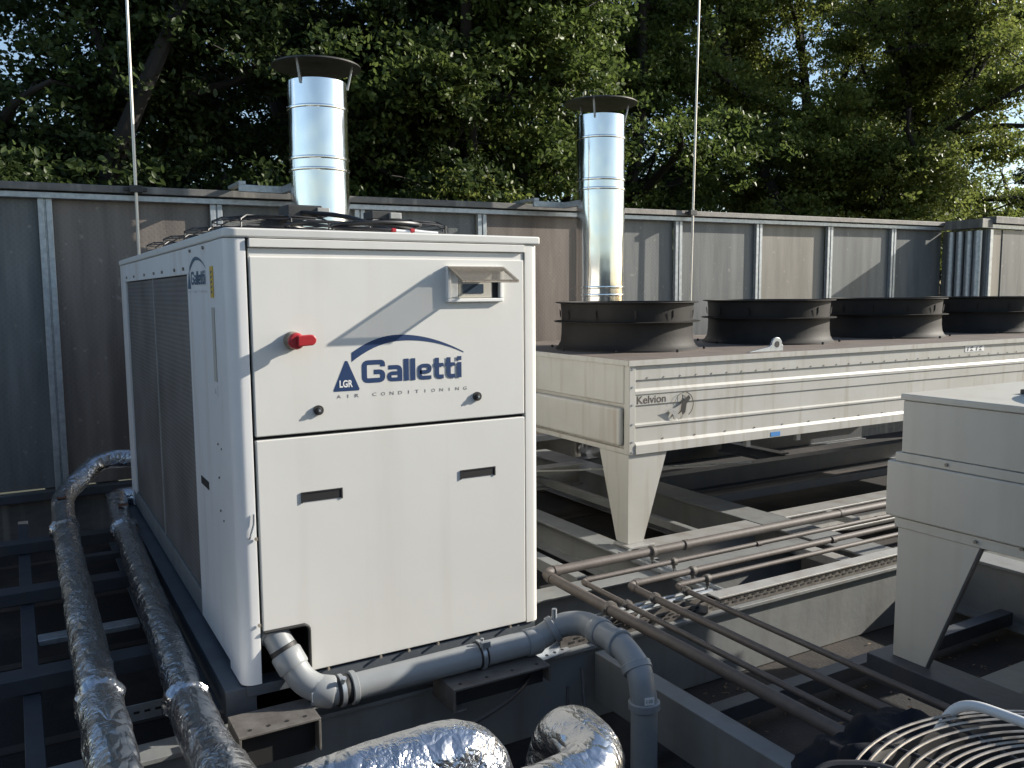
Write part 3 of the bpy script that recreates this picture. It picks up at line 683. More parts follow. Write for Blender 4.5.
# cables and boxes lying on the cover
def loop(cx, cy, z, r, n, name, label):
    P = []
    for k in range(n*20+1):
        a = 2*PI*k/20; rr = r*(1+.12*math.sin(a*.37+1)+.05*math.sin(a*1.3)); P.append((cx+rr*math.cos(a), cy+rr*.55*math.sin(a), z+.02+.012*math.sin(a*.8)+k/(n*20)*.03))
    b = MB(); b.tube(P, .007, 6); tag(b.build(name, M['cable'], smooth=True), label, 'cable', 'black cables on the chiller top')
loop(1.42, 3.62, 1.806, .19, 4, 'coiled_cable', 'black coiled cable on the chiller top in front of the flue')
loop(1.20, 3.78, 1.806, .13, 3, 'coiled_cable', 'black coiled cable on the chiller top at the left of the flue')
b = MB(); b.box(1.55, 1.68, 4.02, 4.14, 1.913, 1.955); jb = b.build('junction_box', M['black'], bevel=.006); tag(jb, 'low black junction box with a grey cover lying on the front right fan guard', 'box')
b = MB(); b.box(1.64, 1.70, 4.0, 4.10, 1.917, 1.948); b.build('box_cover', M['steel_light'], jb, bevel=.004)
b = MB(); b.box(1.13, 1.30, 4.0, 4.15, 1.91, 1.965); jb = b.build('junction_box', M['black'], bevel=.008); tag(jb, 'black junction box above the front left fan guard', 'box')
b = MB(); b.box(1.27, 1.33, 3.99, 4.1, 1.915, 1.955); b.build('box_cover', M['steel_light'], jb, bevel=.004)
b = MB(); b.tube(fillet([(1.2, 4.0, 1.93), (1.36, 3.9, 1.915), (1.44, 3.7, 1.86), (1.5, 3.55, 1.812)], .1), .011, 8); tag(b.build('flexible_conduit', M['cable'], smooth=True), 'black conduit curving down past the left side of the flue', 'cable')
for k, (x, y) in enumerate(((1.46, 3.47), (1.54, 3.455))):
    t = MB(); t.tube([(x-.03, y, 1.82), (x+.03, y-.005, 1.815), (x+.09, y-.015, 1.811)], .008, 6); o = t.build('cable_end', M['label'], smooth=True)
    tag(o, ['left one of two red tipped cable ends on the chiller top front edge', 'right one of two red tipped cable ends on the chiller top front edge'][k], 'cable', 'cable ends with red tips')
    t = MB(); t.cyl((x-.032, y, 1.82), (x-.015, y, 1.82), .0095, 8); t.build('red_tip', M['red'], o)

# ------------------------------------------------------------------ PVC drain pipe
pv = empty('drain_pipe', (1.5, 3.2, 0)); tag(pv, 'grey plastic drain pipe crossing the chiller front and dropping at the right', 'pipe')
r = .055
PP = [(.80, 3.62, .30), (.838, 3.40, .20), (.925, 3.262, .0), (1.03, 3.225, -.045), (2.0, 3.222, -.035), (2.10, 3.20, .025), (2.19, 3.12, .045), (2.165, 2.80, .055), (2.15, 2.665, .0), (2.148, 2.635, -.12), (2.146, 2.63, RZ+.002)]
path = fillet(PP, [.03, .07, .05, .06, .07, .09, .09, .05, .03], 6)
b = MB(); b.tube(resample(path, .03), r, 24); b.build('pipe_run', M['pvc'], pv, smooth=True)
def collar(a, b_, rr, name='pipe_collar', mt='pvc', n=28):
    a = Vector(a); b_ = Vector(b_); d = (b_-a); q = MB(); L_ = d.length
    P = [a, a+d*.1, a+d*.5, b_-d*.1, b_]; q.tube(P, [rr-.004, rr, rr, rr, rr-.004], n); return q.build(name, M[mt], pv, smooth=True)
collar((.829, 3.45, .222), (.845, 3.372, .175), r+.007)
collar((.866, 3.350, .135), (.873, 3.341, .118), r+.002, 'rubber_gasket', 'rubber')
collar((.874, 3.34, .115), (.9, 3.30, .055), r+.008); collar((.955, 3.25, -.028), (1.035, 3.225, -.045), r+.009)
collar((1.04, 3.225, -.045), (1.10, 3.225, -.0445), r+.005, 'rubber_sleeve', 'rubber'); collar((1.052, 3.225, -.045), (1.072, 3.225, -.045), r+.010, 'hose_clamp', 'galv'); collar((1.10, 3.225, -.0445), (1.125, 3.225, -.0443), r+.012)
for x in (1.70,): collar((x-.018, 3.224, -.039), (x+.022, 3.224, -.038), r+.006, 'clamp_rubber', 'rubber'); collar((x-.010, 3.224, -.039), (x+.010, 3.224, -.038), r+.011, 'pipe_clamp', 'galv')
collar((1.93, 3.222, -.036), (2.005, 3.221, -.033), r+.007); collar((2.06, 3.208, .0), (2.085, 3.20, .014), r+.009); collar((2.182, 3.02, .048), (2.178, 2.96, .05), r+.008)
collar((2.168, 2.85, .054), (2.166, 2.815, .053), r+.009); collar((2.156, 2.705, .015), (2.152, 2.68, -.01), r+.009); collar((2.148, 2.636, -.115), (2.148, 2.634, -.15), r+.010)
q = MB(); q.box(1.68, 1.72, 3.16, 3.185, .015, .04); q.cyl((1.70, 3.20, .015), (1.70, 3.20, .045), .008, 8); q.cyl((1.06, 3.19, .0), (1.06, 3.17, .03), .010, 8); q.cyl((2.07, 3.19, .06), (2.07, 3.19, .11), .012, 8); build_each(q, 'clamp_bolt', M['galv'], pv)
q = MB(); q.box(.935, .965, 3.193, 3.1975, -.05, -.012); q.build('fitting_label', M['label'], pv)
q = MB(); q.add([(2.108, 2.583, -.105), (2.148, 2.571, -.105), (2.148, 2.571, -.072), (2.108, 2.583, -.072)], [(0, 1, 2, 3)]); o_ = q.build('fitting_label', M['label'], pv)
q = MB(); text_on(q, '110', (2.115, 2.5795, -.097), (.958, -.287, 0), (0, 0, 1), .026, .016, .02); q.build('label_print', M['print'], pv)
q = MB()
for k in range(60): flat(q, [(0, 0), (.004, 0), (.004, .005), (0, .005)], (1.16+k*.0085, 3.225-.0555*math.cos(R(-18)), -.062), (1, 0, 0), (0, 0, 1))
q.build('pipe_print', M['print'], pv)
# condensate drip channel and cables under the pipe
b = MB(); b.box(.98, 2.04, 3.29, 3.335, -.12, -.108); tag(b.build('support_angle', M['bracket'], bevel=.002), 'rusty flat steel angle lying under the chiller front', 'bracket')
for k, (pts, lab) in enumerate((([(2.05, 3.05, -.2), (1.98, 2.95, -.32), (1.98, 2.85, -.5), (2.05, 2.6, -.555), (2.3, 2.1, -.56)], 'black cable hanging under the drain pipe elbow, left strand'), ([(2.16, 3.1, -.16), (2.09, 2.98, -.28), (2.09, 2.85, -.48), (2.18, 2.6, -.555), (2.5, 2.2, -.56)], 'black cable hanging under the drain pipe elbow, right strand'))):
    b = MB(); b.tube(fillet(pts, .12, 6), .008, 8); tag(b.build('hanging_cable', M['cable'], smooth=True), lab, 'cable', 'black cables under the drain pipe')
b = MB(); b.tube(fillet([(1.0, 3.06, -.30), (1.5, 2.98, -.22), (1.8, 3.05, -.17), (1.99, 3.2, -.13)], .15, 6), .009, 8); tag(b.build('sagging_cable', M['cable'], smooth=True), 'black cable sagging along the beam under the drain pipe', 'cable')

# ------------------------------------------------------------------ foil insulated pipes
def foil_pipe(pts, rad, r, label, cuffs, patch, seed):
    t = empty('insulated_pipe', pts[0]); tag(t, label, 'pipe', 'foil wrapped insulated pipes')
    P = resample(fillet(pts, rad, 10), .016)
    def disp(q, i):
        q2 = q*7+Vector((seed, 0, 0)); n1 = noise.noise(q2); n2 = noise.noise(q*26+Vector((0, seed, 0))); n3 = 1-abs(noise.noise(q*15+Vector((seed, seed, 3))))*2
        return n1*.005+n2*.003+n3*.003
    b = MB(); b.tube(P, [r+.008*min(1, max(0, (3.4-p_.y)/.1))+.028*min(1, max(0, (2.8-p_.y)/.5)) for p_ in P], 56, disp=disp); b.build('insulation', M['foil'], t, smooth=False)
    for p in t.children[0].data.polygons: p.use_smooth = True
    for (c, d) in cuffs:
        c = Vector(c); d = Vector(d).normalized(); q = MB()
        def dc(v, i): return noise.noise(v*22+Vector((9, seed, 0)))*.016*(1 if 1 < i < 9 else .4)+noise.noise(v*60)*.006
        n = 11; P2 = [c+d*(-.045+.09*k/(n-1)) for k in range(n)]; rr = [r+.004+.015*math.sin(PI*k/(n-1)) for k in range(n)]
        q.tube(P2, rr, 64, disp=dc); o = q.build('crumpled_cuff', M['foil'], t, smooth=True)
        for p in o.data.polygons: p.use_smooth = True
    if patch:
        q = MB(); p0 = Vector(patch); q.add([p0+Vector((-.03, 0, -.0)), p0+Vector((.03, 0, 0)), p0+Vector((.03, .085, .0)), p0+Vector((-.03, .085, 0))], [(0, 1, 2, 3)]); q.build('paper_label', M['orange'], t)
foil_pipe([(.86, 7.12, .30), (.52, 7.14, .31), (.235, 6.85, .12), (.215, 6.2, .08), (.205, 5, .08), (.195, 3.2, .08), (.19, 2.0, .04), (.50, 1.98, .02), (1.52, 2.05, .055), (1.56, 2.34, .075), (1.47, 2.40, -.45)], [.12, .3, .3, .2, .2, .2, .2, .2, .16, .14], .069,
          'outer foil wrapped pipe at the left, curving up behind the chiller', [((.212, 6.0, .08), (-.02, -1, 0)), ((.196, 3.35, .08), (0, -1, 0))], (.225, 6.52, .172), 3.1)
foil_pipe([(.80, 6.88, .06), (.60, 6.93, .05), (.575, 6.5, .0), (.54, 5.0, 0.), (.495, 3.2, 0.), (.47, 2.22, .12), (.7, 2.19, .175), (1.13, 2.2, .175), (1.235, 2.12, -.35)], [.12, .15, .2, .2, .2, .25, .1, .2], .069,
          'inner foil wrapped pipe at the left, close to the chiller base', [((.567, 6.1, 0.), (-.03, -1, 0)), ((.497, 3.35, 0.), (-.02, -1, 0))], (.60, 6.45, .085), 8.4)

# ------------------------------------------------------------------ brown steel pipes
BG = 'brown steel pipes bending towards the viewer'
runs = [(2.60, 4.13, .029, 'thickest brown steel pipe, outermost of the four bends'), (2.715, 3.90, .015, 'thin brown steel pipe, second of the four bends from the chiller'),
        (2.90, 3.71, .020, 'medium brown steel pipe, third of the four bends from the chiller'), (3.12, 3.565, .015, 'thin brown steel pipe, innermost bend farthest from the chiller')]
zp = -.085
for i, (x, y, r, lab) in enumerate(runs):
    t = empty('steel_pipe', (x, y, zp)); tag(t, lab, 'pipe', BG)
    P = fillet([(9.4, y+.02, zp), (x, y, zp), (x-.03, .6, zp-.01)], r*2.6, 8)
    b = MB(); b.tube(P, r, 18); b.build('pipe_run', M['pipe'], t, smooth=True)
    b = MB()
    for c, d in (((x+r*3.2, y, zp), (1, 0, 0)), ((x-.001, y-r*3.2, zp), (0, 1, 0)), ((x+1.1+.3*i, y, zp), (1, 0, 0)), ((x+2.6, y+.01, zp), (1, 0, 0))):
        c = Vector(c); d = Vector(d); b.cyl(c-d*.018, c+d*.018, r*1.16, 18)
    build_each(b, 'coupling', M['pipe'], t, smooth=True)
    for c, d in (((3.42-.02*i, y, zp), (1, 0, 0)), ((x-.002, 3.47, zp), (0, 1, 0))):
        c = Vector(c); d = Vector(d)
        b = MB(); b.tube([c-d*.014, c-d*.012, c+d*.012, c+d*.014], [r*1.1, r*1.1+.008, r*1.1+.008, r*1.1], 18); b.cyl(c-Vector((0, 0, r)), c-Vector((0, 0, .105)), .006, 8); b.cyl(c-Vector((0, 0, r+.012)), c-Vector((0, 0, r+.026)), .012, 6)
        s = Vector((-d.y, d.x, 0)); b.cyl(c+s*(r+.002), c+s*(r+.022), .008, 6)
        b.build('pipe_clamp', M['bracket'], t, smooth=True)
# strut rails carrying them
b = MB(); b.box(3.36, 3.44, 3.50, 4.4, -.178, -.165); b.box(3.355, 3.37, 3.50, 4.4, -.164, -.145); b.box(3.43, 3.445, 3.50, 4.4, -.164, -.145); tag(b.build('strut_rail', M['galv'], bevel=.002), 'galvanised rail crossing under the four brown pipes', 'rail', 'pipe support rails')
b = MB(); b.tube([(2.5, 3.46, -.125), (3.3, 3.47, -.12)], .013, 8); b.tube([(2.5, 3.52, -.128), (3.3, 3.53, -.125)], .009, 8); tag(b.build('conduit', M['galv'], smooth=True), 'thin bright conduit lying on the beam under the brown pipe bends', 'conduit')
# perforated tray with lid
tr = empty('cable_tray', (3.1, 3.4, -.16)); tag(tr, 'perforated galvanised cable tray with a pale lid on the long front beam', 'cable tray')
b = MB(); b.box(2.2, 9.5, 3.335, 3.343, -.168, -.112); b.box(2.2, 9.5, 3.343, 3.41, -.168, -.160); b.box(2.2, 9.5, 3.402, 3.41, -.16, -.112); b.build('tray_body', M['bracket'], tr)
b = MB(); b.box(3.22, 9.5, 3.325, 3.42, -.110, -.100); b.build('tray_lid', M['steel_light'], tr, bevel=.002)
b = MB()
for k in range(88):
    x = 2.25+k*.06
    b.box(x, x+.032, 3.3325, 3.3347, -.150, -.141)
    b.box(x+.03, x+.06, 3.3325, 3.3347, -.132, -.124)
b.build('tray_slots', M['dark'], tr)['kind'] = 'stuff'
# small jagged angle brackets between beam and pipes
for k, (x, y, rz, lab) in enumerate(((2.78, 3.42, 35, 'bright perforated angle bracket under the second brown pipe'), (2.13, 3.34, 10, 'bright perforated angle plate under the drain pipe elbow'), (3.08, 3.42, 120, 'rusty angle bracket under the innermost brown pipe'))):
    t = MB(); t.box(-.11, .11, -.035, .035, 0, .005); t.box(-.11, .11, .03, .035, .005, .04)
    o = t.build('angle_bracket', M['galv'] if k < 2 else M['bracket']); o.location = (x, y-.02, -.158 if k != 1 else -.166); o.rotation_euler = (R(8), 0, R(rz)); tag(o, lab, 'bracket')
    t = MB()
    for j in range(4): t.cyl((-.08+j*.05, -.01, .004), (-.08+j*.05, -.01, .0065), .008, 8)
    o['tmp'] = 1
    for h_ in build_each(t, 'bolt_hole', M['dark'], None): h_.parent = o
    del o['tmp']

# ------------------------------------------------------------------ dry cooler
KX, KY, KD, KE = 3.512, 4.50, 2.25, 10.3
kc = empty('dry_cooler', (KX, KY, -.15)); tag(kc, 'long weathered cream dry cooler with a row of black fans on top', 'dry cooler')
prof = [(.0, 1.082), (.0, .966), (.010, .960), (.010, .905), (-.004, .888), (-.004, .868), (.002, .860), (.002, .795), (.010, .789), (.010, .672), (-.004, .662), (-.004, .650), (.004, .642), (.004, .545), (-.014, .525), (-.014, .465), (.06, .465), (.06, 1.082)]
b = MB(); b.prism([(KY+o, z) for o, z in prof], 'x', KX+.055, KE); b.build('front_panel', M['cream'], kc)
b = MB(); b.box(KX, KX+.053, KY-.006, KY+.05, .462, 1.083); b.build('corner_strip', M['cream'], kc, bevel=.004)
b = MB(); b.box(KX+.02, KX+.05, KY+.052, KY+KD-.06, .48, 1.08); b.build('end_back', M['cream'], kc)
b = MB(); b.box(KX-.002, KX+.018, KY+.056, KY+KD-.06, .80, 1.070); b.build('end_panel', M['cream'], kc, bevel=.012, seg=3)
b = MB(); b.box(KX-.034, KX+.018, KY+.06, KY+KD-.06, .515, .778); b.build('end_panel', M['cream'], kc, bevel=.022, seg=4)
b = MB(); b.box(KX+.001, KX+.05, KY+.052, KY+KD, .462, .498); b.build('end_sill', M['cream'], kc, bevel=.004)
b = MB(); b.box(KX+.051, KE, KY+KD-.05, KY+KD, .465, 1.083); b.build('back_panel', M['cream'], kc)
b = MB(); b.box(KE-.05, KE-.001, KY+.061, KY+KD-.051, .47, 1.08); b.build('end_panel', M['cream'], kc)
b = MB(); b.box(KX-.012, KE+.01, KY-.014, KY+KD+.01, 1.084, 1.100); b.build('top_sheet', M['deck'], kc, bevel=.003)
b = MB(); b.box(KX-.014, KE+.012, KY-.018, KY-.0145, 1.062, 1.099); b.box(KX-.017, KX-.0125, KY-.0145, KY+KD+.01, 1.065, 1.099); b.build('top_edge', M['cream'], kc)
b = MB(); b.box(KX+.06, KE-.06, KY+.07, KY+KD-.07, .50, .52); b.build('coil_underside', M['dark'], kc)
# rivets
b = MB()
for k in range(46):
    x = KX+.15+k*.145
    b.box(x, x+.008, KY-.004, KY+.002, .972, .981)
    if k % 2: b.box(x, x+.008, KY-.001, KY+.006, .548, .557)
build_each(b, 'rivet', M['grime'], kc)
b = MB()
for z in (1.04, .92, .80, .67, .55, .48): b.cyl((KX+.026, KY-.004, z), (KX+.026, KY-.010, z), .007, 8)
build_each(b, 'corner_screw', M['galv'], kc)
# legs
def kleg(parent, x, y, sx, sy, zt, zb, w0=.33, w1=.13, mt='cream', th=.008):
    b = MB()
    b.add([], [])
    ax, ay = sx, sy
    def plate(pts3, nrm):
        n = Vector(nrm)*th; vs = [Vector(p) for p in pts3]; vs2 = [v+n for v in vs]
        b.add(vs+vs2, [(0, 1, 2, 3), (7, 6, 5, 4), (0, 4, 5, 1), (1, 5, 6, 2), (2, 6, 7, 3), (3, 7, 4, 0)])
    plate([(x, y, zb), (x+ax*w1, y, zb), (x+ax*w0, y, zt), (x, y, zt)], (0, ay, 0))
    plate([(x, y+ay*th, zb), (x, y+ay*w1, zb), (x, y+ay*w0, zt), (x, y+ay*th, zt)], (ax, 0, 0))
    return b.build('leg', M[mt], parent)
lg = kleg(kc, KX+.006, KY+.004, 1, 1, .460, -.15)
b = MB(); b.box(KX-.03, KX+.19, KY-.06, KY+.12, -.168, -.152); b.build('foot_plate', M['steel_light'], lg, bevel=.002)
kleg(kc, KX+.006, KY+KD-.004, 1, -1, .460, -.15); kleg(kc, KE-.01, KY+.004, -1, 1, .460, -.15); kleg(kc, KE-.01, KY+KD-.004, -1, -1, .46, -.15); kleg(kc, 7.3, KY+.004, 1, 1, .46, -.15)
# fans
def kfan(cx, cy, idx):
    b = MB(); z0 = 1.101
    b.lathe((cx, cy, z0), [(q_*.95, h_*1.06) for q_, h_ in [(.60, .0), (.598, .010), (.578, .025), (.560, .055), (.552, .11), (.550, .20), (.612, .203), (.613, .209), (.550, .212), (.552, .27), (.558, .338), (.602, .345), (.602, .352), (.54, .352), (.515, .27), (.508, .20), (.508, .06), (.508, .0)]], 72)
    f = b.build('fan_ring', M['fan'], kc, smooth=True)
    b = MB()
    for k in range(11):
        a = 2*PI*(k+.3)/11; d = Vector((math.cos(a), math.sin(a), 0)); n_ = Vector((-d.y, d.x, 0)); c0 = Vector((cx, cy, z0))
        b.add([c0+d*.538+n_*.012+Vector((0, 0, .262)), c0+d*.529-n_*.002+Vector((0, 0, .235)), c0+d*.532-n_*.008+Vector((0, 0, .30)), c0+d*.543+n_*.006+Vector((0, 0, .315))], [(0, 1, 2, 3)])
    build_each(b, 'cut_tab', M['fan'], f)
    b = MB()
    for k in range(8):
        a = 2*PI*(k+.5)/8+.2; d = Vector((math.cos(a), math.sin(a), 0)); n_ = Vector((-d.y, d.x, 0)); c0 = Vector((cx, cy, z0))
        p = c0+d*.556; b.add([p-n_*.05+Vector((0, 0, .004)), p+n_*.05+Vector((0, 0, .004)), p+n_*.035-d*.03+Vector((0, 0, .045)), p-n_*.035-d*.03+Vector((0, 0, .045))], [(0, 1, 2, 3)])
        b.cyl(c0+d*.60+n_*.12, c0+d*.60+n_*.12+Vector((0, 0, .02)), .010, 6)
    build_each(b, 'mounting_tab', M['rubber'], f)
    b = MB(); b.cyl((cx, cy, z0+.05), (cx, cy, z0+.26), .11, 24)
    for k in range(7):
        a = 2*PI*k/7; d = Vector((math.cos(a), math.sin(a), 0)); n_ = Vector((-d.y, d.x, 0)); c0 = Vector((cx, cy, z0+.12)); u = Vector((0, 0, 1))
        b.add([c0+d*.1-n_*.06-u*.05, c0+d*.465-n_*.16-u*.04, c0+d*.465+n_*.10+u*.05, c0+d*.1+n_*.06+u*.05], [(0, 1, 2, 3)])
    b.build('fan_rotor', M['black'], f, smooth=True)
    b = MB()
    for rr in (.15, .25, .35, .45): ring(b, (cx, cy, z0+.285), rr, .003, 40, 4)
    for k in range(4): a = PI*k/4; d = Vector((math.cos(a), math.sin(a), 0)); b.tube([Vector((cx, cy, z0+.28))-d*.484, Vector((cx, cy, z0+.28))+d*.484], .006, 5)
    b.build('fan_guard', M['cable'], f)
for i, cx in enumerate((4.28, 5.87, 7.47, 9.12)): kfan(cx, 5.52, i)
# lifting lug
b = MB(); pts = [(4.66, 1.101), (5.02, 1.101), (5.02, 1.145)]
for k in range(9): a = R(0+180*k/8); pts.append((4.955+math.cos(a)*.055, 1.150+math.sin(a)*.055))
pts += [(4.87, 1.135), (4.72, 1.111)]
b.prism(pts, 'y', KY+.06, KY+.078); lug = b.build('lifting_lug', M['galv'], kc, bevel=.003)
b = MB(); b.cyl((4.955, KY+.058, 1.153), (4.955, KY+.080, 1.153), .024, 18); b.build('lug_hole', M['dark'], lug)
# lettering and emblem on the dry cooler
b = MB(); yk = KY-.0052
text_on(b, 'Kelvion', (3.582, KY+.0008, .802), (1, 0, 0), (0, 0, 1), .25, .054, .012); b.build('maker_lettering', M['brown_print'], kc)
b = MB(); yq = KY-.0085; cx, cz = 3.985, .775
def arcband(b, a0, a1, r0, r1, n=14):
    for k in range(n):
        t0, t1 = R(a0+(a1-a0)*k/n), R(a0+(a1-a0)*(k+1)/n)
        flat(b, [(cx+r0*math.cos(t0), cz+r0*math.sin(t0)), (cx+r1*math.cos(t0), cz+r1*math.sin(t0)), (cx+r1*math.cos(t1), cz+r1*math.sin(t1)), (cx+r0*math.cos(t1), cz+r0*math.sin(t1))], (0, yq, 0), (1, 0, 0), (0, 0, 1))
arcband(b, -60, 75, .082, .089); arcband(b, 88, 165, .080, .084)
flat(b, [(3.92, .70), (3.955, .735), (3.965, .79), (4.03, .84), (4.045, .815), (4.01, .775), (4.0, .72), (3.975, .70), (3.965, .725)], (0, yq, 0), (1, 0, 0), (0, 0, 1))
flat(b, [(3.965, .80), (3.970, .845), (3.978, .845), (3.975, .80)], (0, yq, 0), (1, 0, 0), (0, 0, 1))
b.build('maker_emblem', M['rubber'], kc)
b = MB(); flat(b, [(3.83, .745), (3.90, .755), (3.955, .775), (3.93, .73), (3.945, .66), (3.915, .70), (3.905, .665), (3.89, .71)], (0, yq-.001, 0), (1, 0, 0), (0, 0, 1)); b.build('emblem_wing', M['steel_light'], kc)
b = MB(); b.box(7.22, 7.50, KY-.0030, KY-.0005, 1.005, 1.058); st = b.build('warning_sticker', M['label'], kc)
b = MB()
for k in range(2):
    ox = 7.24+.13*k
    for q in ([(0, 0), (.02, .0), (.03, .04), (.01, .03)], [(.04, 0), (.10, 0), (.07, .02)], [(.05, .022), (.10, .028), (.09, .04), (.06, .038)]): flat(b, [(ox+a, 1.011+c) for a, c in q], (0, KY-.004, 0), (1, 0, 0), (0, 0, 1))
b.build('sticker_symbol', M['print'], st)
b = MB(); b.box(4.83, 4.93, KY-.0165, KY-.0145, .472, .505); b.build('blue_sticker', M['blue_sticker'], kc)
for x in (4.62, 5.15, 6.75): b = MB(); b.box(x, x+.04, KY+.02, KY+.05, .41, .462); b.build('under_clip', M['steel_light'], kc)
b = MB(); b.tube(fillet([(3.9, 6.5, -.05), (4.7, 6.0, -.02), (5.9, 5.7, -.04)], .5), .008, 6); tag(b.build('white_wire', M['white_tube'], smooth=True), 'thin white wire lying in the shade under the dry cooler', 'wire')

# ------------------------------------------------------------------ near right unit
RX = 3.60
ru = empty('condenser_unit', (RX, 2.55, -.21)); tag(ru, 'shaded cream condenser box on a tapered leg at the right edge', 'condenser')
b = MB(); b.box(RX+.004, RX+2.3, .35, 2.535, .79, 1.035); b.build('upper_casing', M['cream_clean'], ru, bevel=.004)
b = MB(); b.box(RX-.006, RX+2.31, .34, 2.545, 1.037, 1.068); b.build('top_cover', M['cream_clean'], ru, bevel=.006)
b = MB(); b.box(RX-.004, RX+2.35, .345, 2.56, .745, .788); b.build('middle_band', M['cream_clean'], ru, bevel=.004)
b = MB(); b.box(RX-.012, RX+2.31, .34, 2.60, .475, .743); b.build('lower_casing', M['cream_clean'], ru, bevel=.01, seg=3)
b = MB(); b.box(RX, RX+2.3, .35, 2.555, .425, .472); b.build('bottom_flange', M['cream_clean'], ru, bevel=.004)
lg = kleg(ru, RX+.004, 2.535, 1, -1, .424, -.208, .40, .17, 'cream_clean', .009)
b = MB(); b.prism([(2.537-.171, -.2085), (2.537-.180, -.2085), (2.537-.412, .423), (2.537-.403, .423)], 'x', RX+.005, RX+.03); b.build('leg_lip', M['steel_shaded'], lg)
kleg(ru, RX+2.2, 2.535, -1, -1, .424, -.208, .40, .17, 'cream_clean', .009)
kleg(ru, RX+.004, .40, 1, 1, .424, -.208, .40, .17, 'cream_clean', .009)
b = MB()
for y, z in ((2.3, .768), (2.15, .45), (1.95, .47), (1.2, .45), (1.6, .768)): b.cyl((RX-.002, y, z), (RX-.012, y, z), .008, 8)
build_each(b, 'screw', M['grime'], ru)
b = MB(); b.lathe((RX+.62, 1.75, 1.069), [(.42, 0), (.40, .03), (.39, .10), (.38, .10), (.38, .0)], 48); b.build('fan_ring', M['cream_clean'], ru, smooth=True)
b = MB(); b.box(RX+.42, RX+.56, 2.18, 2.23, 1.069, 1.09); b.build('cover_clip', M['black'], ru, bevel=.003)

# ------------------------------------------------------------------ near fan grille, tube, plastic sheet
gz = .605; gc = Vector((1.62, .583, gz))
gt = empty('fan_grille', gc); tag(gt, 'round steel wire fan grille in the lower right corner', 'grille')
b = MB()
for k in range(20):
    rr = .53-.0235*k
    ring(b, (gc.x, gc.y, gz+.004*math.sin(k)+(.5-rr)*.06), rr, .0031, 96, 6)
b.build('grille_rings', M['wire'], gt, smooth=True)
b = MB()
for k in range(8):
    a = PI*k/8+.15; d = Vector((math.cos(a), math.sin(a), 0))
    b.tube([gc-d*.53+Vector((0, 0, -.008)), gc+Vector((0, 0, .02)), gc+d*.53+Vector((0, 0, -.008))], .004, 6)
b.build('grille_ribs', M['cable'], gt, smooth=True)
b = MB(); b.lathe((gc.x, gc.y, gz-.3), [(.50, 0), (.52, .25), (.53, .27), (.535, .26), (.53, .24), (.515, 0)], 56, closed=True); b.build('fan_housing', M['black'], gt, smooth=True)
b = MB(); b.cyl(gc-Vector((0, 0, .26)), gc-Vector((0, 0, .10)), .09, 24)
for k in range(5):
    a = 2*PI*k/5; d = Vector((math.cos(a), math.sin(a), 0)); n_ = Vector((-d.y, d.x, 0)); c0 = gc-Vector((0, 0, .17)); u = Vector((0, 0, 1))
    b.add([c0+d*.08-n_*.05-u*.04, c0+d*.45-n_*.17-u*.04, c0+d*.45+n_*.12+u*.05, c0+d*.08+n_*.05+u*.05], [(0, 1, 2, 3)])
b.build('fan_rotor', M['black'], gt, smooth=True)
b = MB(); b.box(1.07, 2.17, .03, 1.12, -.10, gz-.3); b.box(1.10, 1.16, .2, .26, -.565, -.10); b.box(2.05, 2.11, .95, 1.01, -.565, -.10); b.box(1.10, 1.16, .95, 1.01, -.565, -.10); b.box(2.05, 2.11, .2, .26, -.565, -.10); b.build('unit_casing', M['steel'], gt, bevel=.01)
b = MB(); b.tube(fillet([(1.25, 1.06, gz-.06), (1.34, 1.105, gz+.002), (1.45, 1.03, gz+.006), (1.50, .90, gz-.03)], .05), .009, 8); b.build('black_frame', M['black'], gt, smooth=True)
b = MB(); b.tube(resample(fillet([(1.76, 1.13, gz-.08), (1.78, 1.085, gz+.035), (1.80, .97, gz+.035), (1.795, .80, gz+.04), (1.79, .5, gz+.05)], .08), .02), .0115, 14); tag(b.build('plastic_tube', M['white_tube'], smooth=True), 'white plastic tube bent over the round wire grille', 'tube')
# crumpled black sheet, bundled up
b = MB(); NU, NV = 110, 60; vs = []; fs = []
for i in range(NU):
    for j in range(NV+1):
        th = 2*PI*i/NU; ph = -PI/2+PI*j/NV
        d = Vector((math.cos(th)*math.cos(ph), math.sin(th)*math.cos(ph), math.sin(ph)))
        q = Vector((d.x*1.6, d.y*1.6, d.z*1.6))
        f1 = noise.noise(q*1.3+Vector((4, 2, 1))); f2 = 1-abs(noise.noise(q*1.5+Vector((7, 1, 5))))*3; f3 = 1-abs(noise.noise(q*3.6+Vector((1, 9, 2))))*3
        k = 1+.20*f1+.085*f2+.035*f3
        vs.append((2.10+.40*d.x*k, 1.38+.30*d.y*k, .05+.27*d.z*k))
for i in range(NU):
    for j in range(NV): fs.append((i*(NV+1)+j, ((i+1) % NU)*(NV+1)+j, ((i+1) % NU)*(NV+1)+j+1, i*(NV+1)+j+1))
b.add(vs, fs); o = b.build('plastic_sheet', M['bag'], smooth=True)
for p in o.data.polygons: p.use_smooth = True
tag(o, 'crumpled bundle of black plastic sheet lying beside the round grille', 'plastic sheet')

